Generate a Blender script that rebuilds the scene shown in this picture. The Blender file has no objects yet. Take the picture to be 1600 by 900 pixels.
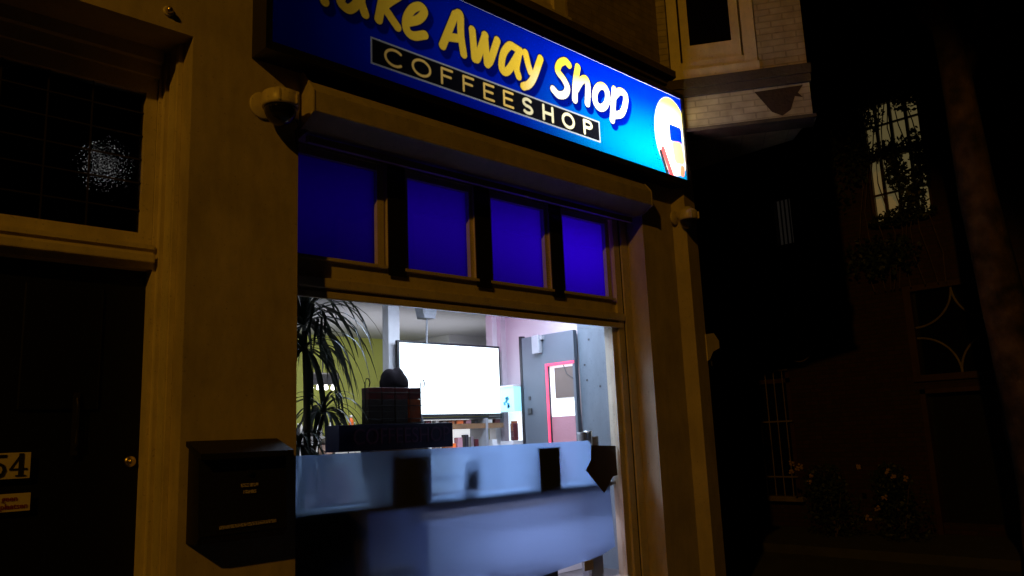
import bpy, bmesh, math, random
import numpy as np
from mathutils import Vector, Matrix
rnd = random.Random(7)
S = bpy.context.scene
COL = S.collection
PI = math.pi

# ------------------------------------------------------------------ camera, world, lamps, exposure
def make_camera():
    yaw, pitch, roll = 0.77637189, 0.18230681, -0.04201992
    f = Vector((math.sin(yaw)*math.cos(pitch), math.cos(yaw)*math.cos(pitch), math.sin(pitch)))
    r = f.cross(Vector((0, 0, 1))).normalized(); u = r.cross(f)
    c, s = math.cos(roll), math.sin(roll)
    r2 = c*r + s*u; u2 = -s*r + c*u
    cam = bpy.data.cameras.new('camera'); o = bpy.data.objects.new('camera', cam); COL.objects.link(o)
    cam.sensor_width = 36; cam.lens = 36*1252.65/1600; cam.clip_start = .05; cam.clip_end = 500
    m = Matrix((r2, u2, -f)).transposed().to_4x4(); m.translation = Vector((0, -4.2, 1.55))
    o.matrix_world = m
    S.camera = o
make_camera()
W = bpy.data.worlds.new('World'); S.world = W; W.use_nodes = True
nt = W.node_tree; bg = nt.nodes['Background']; sk = nt.nodes.new('ShaderNodeTexSky')
sk.sky_type = 'NISHITA'; sk.sun_disc = False; sk.sun_elevation = math.radians(-6); sk.sun_rotation = math.radians(60)
nt.links.new(sk.outputs[0], bg.inputs[0]); bg.inputs[1].default_value = .0012
def lamp(name, kind, loc, power, color, target=None, **kw):
    d = bpy.data.lights.new(name, kind); d.energy = power; d.color = color
    for k, v in kw.items(): setattr(d, k, v)
    o = bpy.data.objects.new(name, d); COL.objects.link(o); o.location = loc
    if target is not None:
        o.rotation_euler = (Vector(target)-Vector(loc)).to_track_quat('-Z', 'Y').to_euler()
    return o
# sodium street lamp up the street on the left, beyond the frame
lamp('street_lamp_light', 'SPOT', (-11.5, -8.3, 11.0), 1900, (1, .455, .024), (1.3, 0, 3.0),
     spot_size=math.radians(40), spot_blend=.14, shadow_soft_size=.14)
# room lamps, and two added fills for the film and the partition
lamp('room_light', 'AREA', (4.7, 1.0, 2.9), 58, (.74, .84, 1), (4.7, .8, 0), shape='RECTANGLE', size=2.0, size_y=.8)
lamp('back_room_light', 'AREA', (5.6, 3.5, 2.5), 9, (.93, .92, 1), (5.6, 3.6, 3.5), shape='RECTANGLE', size=2.6, size_y=1.2)
lamp('back_room_downlight', 'AREA', (5.0, 3.3, 2.86), 30, (1, .96, .88), (5.0, 4.0, 0), shape='RECTANGLE', size=2.2, size_y=.6)
lamp('film_fill_light', 'AREA', (4.45, 1.0, 2.88), 36, (.55, .72, 1), (4.5, .28, 1.3), shape='RECTANGLE', size=2.4, size_y=.15)  # added fill without a fixture, brightens the frosted film from inside
lamp('partition_fill_light', 'AREA', (4.85, .50, 1.07), 13, (.84, .77, 1), (4.85, .95, .55), shape='RECTANGLE', size=1.5, size_y=.08)  # added fill under the shelf, brightens the low partition behind the film
lamp('pink_light', 'AREA', (5.3, 1.75, 2.92), 4.5, (1, .42, .85), (6.0, 1.7, 2.3), shape='RECTANGLE', size=.5, size_y=.3)
S.view_settings.view_transform = 'Standard'; S.view_settings.look = 'None'
S.view_settings.exposure = 0; S.view_settings.gamma = 1
S.render.engine = 'CYCLES'
S.cycles.use_denoising = True; S.cycles.max_bounces = 8; S.cycles.transparent_max_bounces = 16
S.cycles.caustics_reflective = False; S.cycles.caustics_refractive = False
S.cycles.sample_clamp_indirect = 4

# ------------------------------------------------------------------ materials
def mat(name, color, rough=.6, bump=0, bscale=60, var=0, vscale=3, metal=0, spec=.5, alpha=None, coat=0):
    m = bpy.data.materials.new(name); m.use_nodes = True; n = m.node_tree.nodes; l = m.node_tree.links
    p = n['Principled BSDF']; p.inputs['Base Color'].default_value = (*color, 1); p.inputs['Roughness'].default_value = rough
    p.inputs['Metallic'].default_value = metal; p.inputs['Specular IOR Level'].default_value = spec
    p.inputs['Coat Weight'].default_value = coat
    tc = n.new('ShaderNodeTexCoord')
    nz = n.new('ShaderNodeTexNoise'); nz.inputs['Scale'].default_value = vscale; nz.inputs['Detail'].default_value = 8
    l.new(tc.outputs['Object'], nz.inputs['Vector'])
    if var:
        mx = n.new('ShaderNodeMix'); mx.data_type = 'RGBA'
        r = n.new('ShaderNodeMapRange'); r.inputs[1].default_value = .3; r.inputs[2].default_value = .7
        l.new(nz.outputs[0], r.inputs[0]); l.new(r.outputs[0], mx.inputs[0])
        mx.inputs[6].default_value = (*[c*(1-var) for c in color], 1); mx.inputs[7].default_value = (*[min(1, c*(1+var*.5)) for c in color], 1)
        l.new(mx.outputs[2], p.inputs['Base Color'])
    if bump:
        nb = n.new('ShaderNodeTexNoise'); nb.inputs['Scale'].default_value = bscale; nb.inputs['Detail'].default_value = 5
        l.new(tc.outputs['Object'], nb.inputs['Vector'])
        b = n.new('ShaderNodeBump'); b.inputs['Strength'].default_value = bump; b.inputs['Distance'].default_value = .01
        l.new(nb.outputs[0], b.inputs['Height']); l.new(b.outputs[0], p.inputs['Normal'])
    return m
def emis(name, color, strength):
    m = bpy.data.materials.new(name); m.use_nodes = True; p = m.node_tree.nodes['Principled BSDF']
    p.inputs['Base Color'].default_value = (*color, 1); p.inputs['Emission Color'].default_value = (*color, 1)
    p.inputs['Emission Strength'].default_value = strength; return m
def brick(name, c1, c2, mortar, axis='XZ', bump=.6, size=1.0):
    m = bpy.data.materials.new(name); m.use_nodes = True; n = m.node_tree.nodes; l = m.node_tree.links
    p = n['Principled BSDF']; p.inputs['Roughness'].default_value = .85
    tc = n.new('ShaderNodeTexCoord'); sp = n.new('ShaderNodeSeparateXYZ'); cb = n.new('ShaderNodeCombineXYZ')
    l.new(tc.outputs['Object'], sp.inputs[0])
    l.new(sp.outputs['X' if axis == 'XZ' else 'Y'], cb.inputs['X']); l.new(sp.outputs['Z'], cb.inputs['Y'])
    b = n.new('ShaderNodeTexBrick'); b.inputs['Scale'].default_value = 1; b.inputs['Brick Width'].default_value = .22*size
    b.inputs['Row Height'].default_value = .065*size; b.inputs['Mortar Size'].default_value = .006*size
    b.inputs['Color1'].default_value = (*c1, 1); b.inputs['Color2'].default_value = (*c2, 1); b.inputs['Mortar'].default_value = (*mortar, 1)
    l.new(cb.outputs[0], b.inputs['Vector'])
    nz = n.new('ShaderNodeTexNoise'); nz.inputs['Scale'].default_value = 9; nz.inputs['Detail'].default_value = 8
    l.new(tc.outputs['Object'], nz.inputs['Vector'])
    mx = n.new('ShaderNodeMix'); mx.data_type = 'RGBA'; mx.blend_type = 'MULTIPLY'; mx.inputs[0].default_value = .7
    l.new(b.outputs['Color'], mx.inputs[6]); l.new(nz.outputs[0], mx.inputs[7]); 
    g = n.new('ShaderNodeBrightContrast'); g.inputs[1].default_value = .0; l.new(mx.outputs[2], g.inputs[0]); l.new(g.outputs[0], p.inputs['Base Color'])
    ad = n.new('ShaderNodeMath'); ad.operation = 'MULTIPLY_ADD'; l.new(nz.outputs[0], ad.inputs[0]); ad.inputs[1].default_value = .6
    iv = n.new('ShaderNodeMath'); iv.operation = 'SUBTRACT'; iv.inputs[0].default_value = 1; l.new(b.outputs['Fac'], iv.inputs[1])
    l.new(iv.outputs[0], ad.inputs[2])
    bu = n.new('ShaderNodeBump'); bu.inputs['Strength'].default_value = bump; bu.inputs['Distance'].default_value = .012
    l.new(ad.outputs[0], bu.inputs['Height']); l.new(bu.outputs[0], p.inputs['Normal'])
    return m
M = dict(
    render=mat('painted render', (.52, .44, .34), .85, .16, 60, .22, 2.2),
    render2=mat('painted soffit', (.58, .52, .42), .8, .3, 45, .12, 2),
    trim=mat('cream gloss paint', (.66, .58, .46), .38, .12, 30, .12, 5),
    shut=mat('cream powder coated metal', (.50, .44, .35), .5, .05, 30, .12, 1.5, metal=0),
    blackpaint=mat('black gloss paint', (.012, .012, .014), .25),
    doorpaint=mat('black green satin paint', (.003, .004, .004), .5, .1, 12, spec=.25),
    blackmetal=mat('black metal', (.006, .006, .007), .55, .08, 80),
    frameblack=mat('sign frame black', (.01, .01, .012), .3),
    white=mat('white paint', (.72, .72, .75), .5, .04, 40, .05),
    ceil=mat('white ceiling', (.52, .52, .55), .9, .1, 60, .05, 1.5),
    green=mat('lime green wall', (.42, .45, .10), .8, .1, 40, .10, 2),
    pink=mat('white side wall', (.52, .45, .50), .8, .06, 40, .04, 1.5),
    grey=mat('grey painted panel', (.125, .155, .19), .55, .08, 30, .12, 2.5),
    doorgrey=mat('grey security door', (.105, .125, .155), .5, .05, 30, .1, 2),
    floor=mat('dark tile floor', (.10, .09, .09), .4, .1, 20, .3, 3),
    wood=mat('brown wood', (.22, .12, .055), .5, .1, 20, .3, 8),
    brownbox=mat('brown cardboard', (.10, .06, .045), .7, .1, 30, .2, 5),
    silver=mat('steel', (.6, .6, .62), .3, metal=1),
    brass=mat('worn brass', (.75, .62, .35), .28, metal=1),
    greyplastic=mat('grey plastic', (.30, .31, .34), .5),
    darkplastic=mat('dark plastic', (.02, .02, .025), .35),
    dome=mat('smoked dome', (.008, .008, .01), .06, spec=.8),
    navy=mat('navy card', (.006, .008, .075), .45),
    ink=mat('violet ink', (.055, .03, .13), .5),
    skin=mat('skin', (.62, .40, .30), .55, .05, 60),
    hair=mat('dark hair', (.02, .014, .012), .6, .6, 90),
    hairg=mat('brown grey hair', (.007, .005, .006), .95, .5, 120, spec=.05),
    jacket=mat('dark jacket', (.02, .022, .035), .8, .4, 50),
    pinktop=mat('dusty pink top', (.45, .22, .26), .8, .3, 50),
    jeans=mat('dark denim', (.03, .04, .08), .8, .3, 90),
    leaf=mat('dark plant leaf', (.018, .035, .016), .45, .1, 30, .4, 8),
    bark=mat('plant stem', (.08, .055, .035), .85, .6, 30, .4, 12),
    pot=mat('dark plant pot', (.015, .015, .018), .4),
    soil=mat('soil', (.03, .02, .015), .95, .9, 60),
    paper=mat('cream paper', (.62, .55, .42), .7, .05, 40, .1, 20),
    inkred=mat('red brown print', (.22, .03, .02), .6),
    inkblack=mat('black print', (.01, .01, .015), .5),
    orange=mat('orange plastic', (.85, .17, .03), .4),
    pack1=mat('oxblood packets', (.10, .012, .02), .5, .2, 30, .4, 20),
    pack2=mat('orange brown packets', (.32, .09, .02), .5, .2, 30, .4, 20),
    pack3=mat('black packets', (.010, .006, .006), .5, .2, 30, .4, 20),
    bluepanel=mat('slate blue panel', (.07, .11, .26), .6),
    stickerbrown=mat('dark brown vinyl', (.035, .022, .012), .5, .05, 20, .2, 6),
    tan=mat('tan shade band', (.34, .24, .17), .7, .1, 20, .1, 4),
    poster=mat('grey brown poster', (.16, .12, .10), .7, .05, 20, .1, 3),
    asphalt=mat('asphalt', (.05, .05, .05), .85, .6, 120, .3, 4),
    paving=brick('pavement slabs', (.16, .15, .14), (.19, .18, .16), (.06, .06, .05)),
    paintbrick=brick('painted bay brickwork', (.60, .52, .40), (.52, .45, .34), (.42, .36, .27), bump=.8),
    upbrick=brick('upper brickwork', (.40, .32, .22), (.34, .27, .19), (.30, .24, .17), bump=.7),
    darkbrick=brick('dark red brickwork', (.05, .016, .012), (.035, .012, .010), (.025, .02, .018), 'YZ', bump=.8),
    darkwood=mat('dark red brown paint', (.045, .018, .012), .5, .2, 30, .3, 6),
    darkcream=mat('dull old white paint', (.16, .13, .10), .6, .3, 30, .3, 6),
    ledge=mat('dark weathered stone', (.07, .055, .045), .9, .8, 30, .4, 4),
    rust=mat('dark stain patch', (.035, .018, .010), .9, .9, 30, .3, 10),
    treebark=mat('plane tree bark', (.075, .046, .03), .95, 1.0, 26, .85, 5),
    ivy=mat('ivy leaf', (.02, .035, .015), .6, .1, 30, .5, 3),
    crown=mat('tree leaf', (.03, .045, .02), .7, .1, 30, .5, 3),
    petal=mat('pale pink petals', (.34, .22, .19), .7, .1, 30, .3, 20),
    blackglass=mat('dark window glass', (.004, .004, .006), .05, spec=.6),
    leaded=mat('leaded stained glass', (.010, .009, .010), .12, .35, 18, .3, 6, spec=.7),
    lead=mat('lead came', (.02, .016, .013), .45),
    bluecase=mat('pale blue case panel', (.35, .72, .78), .4),
    redneon=emis('red neon strip', (1, .06, .14), .95),
    tvscreen=emis('bright screen', (.86, .97, 1.0), 1.9),
    glintbulb=emis('glint bulb', (1, .98, .9), .75),
    bulb=emis('white bulb', (1, .97, .9), 6),
    litcase=emis('backlit shelf panel', (.95, .97, 1), .85),
    litblue=emis('backlit aqua panel', (.40, .85, 1), .75),
    litroom=emis('lit curtain beyond glass', (.60, .47, .19), .13),
    litdim=emis('faint lit blind', (.5, .42, .34), .012),
    lightbox=mat('white lightbox lining', (.85, .85, .85), .8),
)
def ripple_mat():
    m = bpy.data.materials.new('hammered cathedral glass'); m.use_nodes = True; n = m.node_tree.nodes; l = m.node_tree.links
    n.remove(n['Principled BSDF']); tc = n.new('ShaderNodeTexCoord'); v = n.new('ShaderNodeTexNoise'); v.inputs['Scale'].default_value = 85; v.inputs['Detail'].default_value = 1
    l.new(tc.outputs['Object'], v.inputs['Vector']); b = n.new('ShaderNodeBump'); b.inputs['Strength'].default_value = 1; b.inputs['Distance'].default_value = .011
    l.new(v.outputs[0], b.inputs['Height'])
    rf = n.new('ShaderNodeBsdfRefraction'); rf.inputs['Color'].default_value = (.55, .55, .6, 1); rf.inputs['Roughness'].default_value = .05; rf.inputs['IOR'].default_value = 1.45
    g = n.new('ShaderNodeBsdfGlossy'); g.inputs['Roughness'].default_value = .15; mx = n.new('ShaderNodeMixShader'); mx.inputs[0].default_value = .03
    l.new(b.outputs[0], rf.inputs['Normal']); l.new(rf.outputs[0], mx.inputs[1]); l.new(g.outputs[0], mx.inputs[2]); l.new(mx.outputs[0], n['Material Output'].inputs[0]); return m
M['leaded'] = ripple_mat()
def glass_mat():
    m = bpy.data.materials.new('clear window glass'); m.use_nodes = True; n = m.node_tree.nodes; l = m.node_tree.links
    n.remove(n['Principled BSDF']); t = n.new('ShaderNodeBsdfTransparent'); g = n.new('ShaderNodeBsdfGlossy'); g.inputs['Roughness'].default_value = .02
    t.inputs[0].default_value = (.95, .96, .97, 1)
    f = n.new('ShaderNodeFresnel'); ge = n.new('ShaderNodeNewGeometry'); ma = n.new('ShaderNodeMath'); ma.operation = 'MULTIPLY_ADD'; ma.inputs[1].default_value = -.8333; ma.inputs[2].default_value = 1.5
    l.new(ge.outputs['Backfacing'], ma.inputs[0]); l.new(ma.outputs[0], f.inputs[0]); mx = n.new('ShaderNodeMixShader')
    l.new(f.outputs[0], mx.inputs[0]); l.new(t.outputs[0], mx.inputs[1]); l.new(g.outputs[0], mx.inputs[2])
    l.new(mx.outputs[0], n['Material Output'].inputs[0]); return m
M['glass'] = glass_mat()
def weather(key, amount, streak):
    m = M[key]; n = m.node_tree.nodes; l = m.node_tree.links; p = n['Principled BSDF']
    src = p.inputs['Base Color'].links[0].from_socket
    tc = n.new('ShaderNodeTexCoord'); mp = n.new('ShaderNodeMapping'); mp.inputs['Scale'].default_value = (7, 7, streak)
    a = n.new('ShaderNodeTexNoise'); a.inputs['Scale'].default_value = 1.6; a.inputs['Detail'].default_value = 9; a.inputs['Roughness'].default_value = .65
    l.new(tc.outputs['Object'], mp.inputs[0]); l.new(mp.outputs[0], a.inputs['Vector'])
    r_ = n.new('ShaderNodeMapRange'); r_.inputs[1].default_value = .38; r_.inputs[2].default_value = .62; r_.inputs[3].default_value = 1-amount; r_.inputs[4].default_value = 1
    l.new(a.outputs[0], r_.inputs[0]); mx = n.new('ShaderNodeMix'); mx.data_type = 'RGBA'; mx.blend_type = 'MULTIPLY'; mx.inputs[0].default_value = 1
    l.new(src, mx.inputs[6]); l.new(r_.outputs[0], mx.inputs[7])
    v = n.new('ShaderNodeTexNoise'); v.inputs['Scale'].default_value = 55; v.inputs['Detail'].default_value = 4; l.new(tc.outputs['Object'], v.inputs['Vector'])
    r2 = n.new('ShaderNodeMapRange'); r2.inputs[1].default_value = .30; r2.inputs[2].default_value = .36; r2.inputs[3].default_value = .7; r2.inputs[4].default_value = 1
    l.new(v.outputs[0], r2.inputs[0]); m2 = n.new('ShaderNodeMix'); m2.data_type = 'RGBA'; m2.blend_type = 'MULTIPLY'; m2.inputs[0].default_value = 1
    l.new(mx.outputs[2], m2.inputs[6]); l.new(r2.outputs[0], m2.inputs[7]); l.new(m2.outputs[2], p.inputs['Base Color'])
weather('render', .16, 2.2); weather('trim', .14, 3); weather('shut', .18, 5.0); weather('grey', .15, 2); weather('paintbrick', .35, 2) if False else None
def film_mat(name, col, tcol, ior, rough, mixf):
    m = bpy.data.materials.new(name); m.use_nodes = True; n = m.node_tree.nodes; l = m.node_tree.links
    n.remove(n['Principled BSDF'])
    r = n.new('ShaderNodeBsdfRefraction'); r.inputs['Color'].default_value = (*col, 1); r.inputs['IOR'].default_value = ior; r.inputs['Roughness'].default_value = rough
    t = n.new('ShaderNodeBsdfTranslucent'); t.inputs[0].default_value = (*tcol, 1)
    mx = n.new('ShaderNodeMixShader'); mx.inputs[0].default_value = mixf
    l.new(r.outputs[0], mx.inputs[1]); l.new(t.outputs[0], mx.inputs[2])
    df = n.new('ShaderNodeBsdfDiffuse'); df.inputs[0].default_value = (.5, .5, .5, 1); m2 = n.new('ShaderNodeMixShader'); m2.inputs[0].default_value = .10 if ior < 1.15 else .01
    l.new(mx.outputs[0], m2.inputs[1]); l.new(df.outputs[0], m2.inputs[2]); l.new(m2.outputs[0], n['Material Output'].inputs[0]); return m
M['film'] = film_mat('frosted window film', (.60, .77, 1), (.61, .75, 1), 1.12, .26, .50)
M['bluepane'] = film_mat('deep blue opal glass', (.012, .0, .35), (.30, .0, .95), 1.2, .6, .97)
def face_mat():
    m = bpy.data.materials.new('printed acrylic sign face'); m.use_nodes = True; n = m.node_tree.nodes; l = m.node_tree.links
    n.remove(n['Principled BSDF']); a = n.new('ShaderNodeAttribute'); a.attribute_name = 'print'
    t = n.new('ShaderNodeBsdfTranslucent'); d = n.new('ShaderNodeBsdfDiffuse'); g = n.new('ShaderNodeBsdfGlossy'); g.inputs['Roughness'].default_value = .12
    l.new(a.outputs['Color'], t.inputs[0])
    dk = n.new('ShaderNodeMix'); dk.data_type = 'RGBA'; dk.blend_type = 'MULTIPLY'; dk.inputs[0].default_value = 1; dk.inputs[7].default_value = (.22, .22, .22, 1)
    l.new(a.outputs['Color'], dk.inputs[6]); l.new(dk.outputs[2], d.inputs[0])
    ad = n.new('ShaderNodeAddShader'); l.new(t.outputs[0], ad.inputs[0]); l.new(d.outputs[0], ad.inputs[1])
    mx = n.new('ShaderNodeMixShader'); mx.inputs[0].default_value = .03; l.new(ad.outputs[0], mx.inputs[1]); l.new(g.outputs[0], mx.inputs[2])
    l.new(mx.outputs[0], n['Material Output'].inputs[0]); return m
M['face'] = face_mat()
def label_mat():
    m = mat('label tape with faint print', (.5, .45, .36), .6); n = m.node_tree.nodes; l = m.node_tree.links
    tc = n.new('ShaderNodeTexCoord'); w = n.new('ShaderNodeTexNoise'); w.inputs['Scale'].default_value = 160; w.inputs['Detail'].default_value = 1
    l.new(tc.outputs['Object'], w.inputs[0]); r = n.new('ShaderNodeValToRGB'); r.color_ramp.elements[0].position = .46; r.color_ramp.elements[1].position = .52
    r.color_ramp.elements[0].color = (.10, .08, .07, 1); r.color_ramp.elements[1].color = (.5, .45, .36, 1)
    l.new(w.outputs[0], r.inputs[0]); l.new(r.outputs[0], n['Principled BSDF'].inputs['Base Color']); return m
M['label'] = label_mat()

# ------------------------------------------------------------------ mesh helpers
class MB:
    def __init__(s): s.b = bmesh.new()
    def box(s, x0, x1, y0, y1, z0, z1, bevel=0, rot=None, piv=None):
        g = bmesh.ops.create_cube(s.b, size=1)['verts']
        bmesh.ops.scale(s.b, vec=(abs(x1-x0), abs(y1-y0), abs(z1-z0)), verts=g)
        bmesh.ops.translate(s.b, vec=((x0+x1)/2, (y0+y1)/2, (z0+z1)/2), verts=g)
        if bevel:
            e = list({e for v in g for e in v.link_edges})
            r = bmesh.ops.bevel(s.b, geom=e, offset=bevel, segments=2, affect='EDGES', profile=.6)
            g = list({v for v in r['verts']} | {v for v in g if v.is_valid})
        if rot is not None:
            bmesh.ops.rotate(s.b, cent=piv or ((x0+x1)/2, (y0+y1)/2, (z0+z1)/2), matrix=rot, verts=g)
        return s
    def prism(s, pts, vec):
        """extrude a closed 3D polygon along vec"""
        a = [s.b.verts.new(p) for p in pts]; b = [s.b.verts.new(Vector(p)+Vector(vec)) for p in pts]
        n = len(a); s.b.faces.new(a); s.b.faces.new(b[::-1])
        for i in range(n): s.b.faces.new((a[i], b[i], b[(i+1) % n], a[(i+1) % n]))
        return s
    def tube(s, pts, rad, seg=8, cap=True):
        pts = [Vector(p) for p in pts]; rads = rad if isinstance(rad, (list, tuple)) else [rad]*len(pts); rings = []
        for i, p in enumerate(pts):
            t = (pts[min(i+1, len(pts)-1)]-pts[max(i-1, 0)]).normalized()
            u = t.cross(Vector((0, 0, 1)));
            if u.length < .05: u = t.cross(Vector((1, 0, 0)))
            u.normalize(); v = t.cross(u)
            rings.append([s.b.verts.new(p+rads[i]*(math.cos(2*PI*k/seg)*u+math.sin(2*PI*k/seg)*v)) for k in range(seg)])
        for a, b in zip(rings, rings[1:]):
            for k in range(seg): s.b.faces.new((a[k], a[(k+1) % seg], b[(k+1) % seg], b[k]))
        if cap: s.b.faces.new(rings[0][::-1]); s.b.faces.new(rings[-1])
        return s
    def lathe(s, prof, c=(0, 0, 0), seg=20, axis='Z', arc=2*PI):
        rings = []
        for r, h in prof:
            ring = []
            for k in range(seg):
                a = 2*PI*k/seg
                p = (r*math.cos(a), r*math.sin(a), h) if axis == 'Z' else ((r*math.cos(a), h, r*math.sin(a)) if axis == 'Y' else (h, r*math.cos(a), r*math.sin(a)))
                ring.append(s.b.verts.new(Vector(p)+Vector(c)))
            rings.append(ring)
        for a, b in zip(rings, rings[1:]):
            for k in range(seg): s.b.faces.new((a[k], a[(k+1) % seg], b[(k+1) % seg], b[k]))
        if prof[0][0] > 1e-4: s.b.faces.new(rings[0][::-1])
        if prof[-1][0] > 1e-4: s.b.faces.new(rings[-1])
        return s
    def quad(s, *p):
        s.b.faces.new([s.b.verts.new(q) for q in p]); return s
    def done(s, name, m, parent=None, smooth=False, label=None):
        bmesh.ops.remove_doubles(s.b, verts=s.b.verts, dist=1e-6)
        bmesh.ops.recalc_face_normals(s.b, faces=s.b.faces)
        me = bpy.data.meshes.new(name); s.b.to_mesh(me); s.b.free()
        o = bpy.data.objects.new(name, me); COL.objects.link(o)
        me.materials.append(M[m] if isinstance(m, str) else m)
        if smooth:
            for p in me.polygons: p.use_smooth = True
        if parent:
            o.parent = parent; o.matrix_parent_inverse = Matrix.Identity(4)
            if label: o['label'] = label
            off = Vector((0, 0, 0)); q = parent
            while q: off += q.location; q = q.parent
            me.transform(Matrix.Translation(-off))
        return o
def thing(name, label, cat, loc=(0, 0, 0), group=None):
    o = bpy.data.objects.new(name, None); COL.objects.link(o); o.location = loc; o.empty_display_size = .1
    o['label'] = label; o['category'] = cat
    if group: o['group'] = group
    return o
def tag(o, label, cat, group=None):
    o['label'] = label; o['category'] = cat
    if group: o['group'] = group
    return o
def rebase(o, loc):
    o.data.transform(Matrix.Translation(-Vector(loc))); o.location = loc; return o
def struct(o): o['kind'] = 'structure'; return o
def dup(o, loc, label=None):
    """copy a thing with its parts and sub-parts"""
    c = o.copy(); COL.objects.link(c); c.location = loc
    if label: c['label'] = label
    for ch in list(o.children):
        d = ch.copy(); COL.objects.link(d); d.parent = c
        for g in list(ch.children):
            h = g.copy(); COL.objects.link(h); h.parent = d
    return c

# ------------------------------------------------------------------ ground
struct(MB().box(-60, 90, -60, 120, -.3, -.12).done('street', 'asphalt'))
struct(MB().box(-20, 7.6, -3.0, .0, -.119, -.004).box(6.55, 7.6, 0, 30, -.119, -.006).done('pavement', 'paving'))
struct(MB().box(10.2, 12, -20, 30, -.119, -.004).done('far_pavement', 'asphalt'))

# ------------------------------------------------------------------ the corner building
B = thing('corner_building', 'cream rendered corner house with a take away shop front and a canted upper bay', 'building')
b = MB()
b.box(1.69, 2.35, 0, .30, 0, 3.84)                    # pier between door and window
b.box(-3, 1.69, 0, .30, 3.84, 4.86)                   # wall over the door
b.box(-3, .2, 0, .30, 0, 3.84)
b.box(1.69, 6.30, 0, .30, 3.84, 4.86)
b.box(2.35, 5.82, 0, .20, 3.56, 3.838)
b.prism([(5.82, 0, 0), (6.30, 0, 0), (6.38, -.10, 0), (6.62, -.06, 0), (6.62, .30, 0), (5.82, .30, 0)], (0, 0, 3.84))   # corner pier with canted edge
b.prism([(6.302, 0, 3.84), (6.38, -.10, 3.84), (6.62, -.06, 3.84), (6.62, .30, 3.84), (6.302, .30, 3.84)], (0, 0, 1.02))
b.done('ground_floor_wall', 'render', B)
b = MB(); b.prism([(6.34, .302, 0), (6.60, .302, 0), (9.9, 5.0, 0), (9.9, 6.7, 0), (9.6, 6.7, 0), (9.6, 5.1, 0)], (0, 0, 9))
b.box(-3, -2.8, .302, 14, 0, 9).box(-3, 9.6, 6.5, 6.7, 0, 9).done('side_wall', 'upbrick', B)
# cornice, upper wall
MB().box(-3, 6.36, -.07, .28, 4.862, 4.93).box(-3, 6.38, -.13, .28, 4.932, 5.0).box(-3, 6.34, -.05, .28, 5.002, 5.03).done('cornice', 'ledge', B)
MB().box(-3, 3.55, 0, .28, 5.032, 9).box(4.95, 6.38, 0, .28, 5.032, 9).box(3.55, 4.95, 0, .28, 7.2, 9).done('upper_wall', 'upbrick', B)
uw = MB().box(3.552, 4.948, -.04, .2, 5.032, 5.10).box(3.552, 3.66, .03, .12, 5.1, 7.198).box(4.80, 4.948, .02, .12, 5.1, 7.198).box(3.66, 4.80, .04, .12, 5.1, 5.2)\
    .box(4.70, 4.80, .06, .13, 5.2, 7.19).box(3.66, 4.70, .06, .13, 6.15, 6.22).done('upper_window', 'trim', B)
MB().box(3.66, 4.80, .13, .14, 5.1, 7.19).done('pane', 'blackglass', uw)

# --- canted bay (oriel), its street-facing side at 57 degrees
dx, dy = .545, -.84
def P(s, d=0, z=0):                                    # s along the bay side, d outwards
    return (6.31+dx*s+dy*d*1.0, dy*s-dx*d*1.0+0.0, z)
def slab(mb, s0, s1, d0, d1, z0, z1):
    mb.prism([P(s0, d0, z0), P(s1, d0, z0), P(s1, d1, z0), P(s0, d1, z0)], (0, 0, z1-z0)); return mb
def brick_local(mb, name, m, parent):
    o = mb.done(name, m, parent)
    a = math.atan2(dy, dx)
    # geometry expressed in the bay's own axes so that the brick courses run along it
    o.data.transform(Matrix.Rotation(-a, 4, 'Z')); o.rotation_euler = (0, 0, a); return o
b = MB()
slab(b, -.05, 1.36, -.25, 0, 4.40, 4.72)
slab(b, -.05, .09, -.25, 0, 4.90, 9); slab(b, .93, 1.36, -.25, 0, 4.90, 9)
slab(b, .09, .93, -.25, 0, 6.9, 9)
b.prism([P(1.36, -.001, 4.40), (P(1.36)[0]+.5, P(1.36)[1]+.45, 4.40), (P(1.36)[0]+.5, 1.2, 4.40), (6.62, 1.2, 4.40), P(.3, -.26, 4.40)], (0, 0, 4.6))
brick_local(b, 'bay_wall', 'paintbrick', B)
b = MB(); slab(b, -.06, 1.39, -.25, .025, 4.365, 4.398)
b.done('bay_foot_moulding', 'ledge', B)
b = MB(); slab(b, -.06, 1.375, -.25, .03, 4.722, 4.80); slab(b, -.06, 1.385, -.25, .045, 4.802, 4.898)
b.done('bay_ledge', 'ledge', B)
b = MB()
slab(b, .09, .93, -.2, .02, 4.90, 5.0); slab(b, .10, .20, -.16, .0, 5.0, 6.898); slab(b, .80, .92, -.16, .0, 5.0, 6.898); slab(b, .2, .80, -.16, -.01, 5.0, 5.09)
slab(b, .22, .78, -.12, -.03, 5.09, 5.27); slab(b, .22, .30, -.12, -.03, 5.27, 6.89); slab(b, .70, .78, -.12, -.03, 5.27, 6.89)
bw = b.done('bay_window', 'trim', B)
b = MB(); slab(b, .3, .7, -.10, -.08, 5.27, 6.88); b.done('pane', 'blackglass', bw)
# dark triangular stain and drips on the painted bricks
b = MB()
st = [(.86, 4.69), (1.30, 4.70), (1.25, 4.63), (1.29, 4.58), (1.22, 4.60), (1.17, 4.47), (1.09, 4.42), (1.0, 4.47), (.93, 4.58)]
b.prism([P(s, -.001, z) for s, z in st], (P(0, .004)[0]-P(0)[0], P(0, .004)[1]-P(0)[1], 0))
b.done('flaked_paint_patch', 'rust', B)

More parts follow.
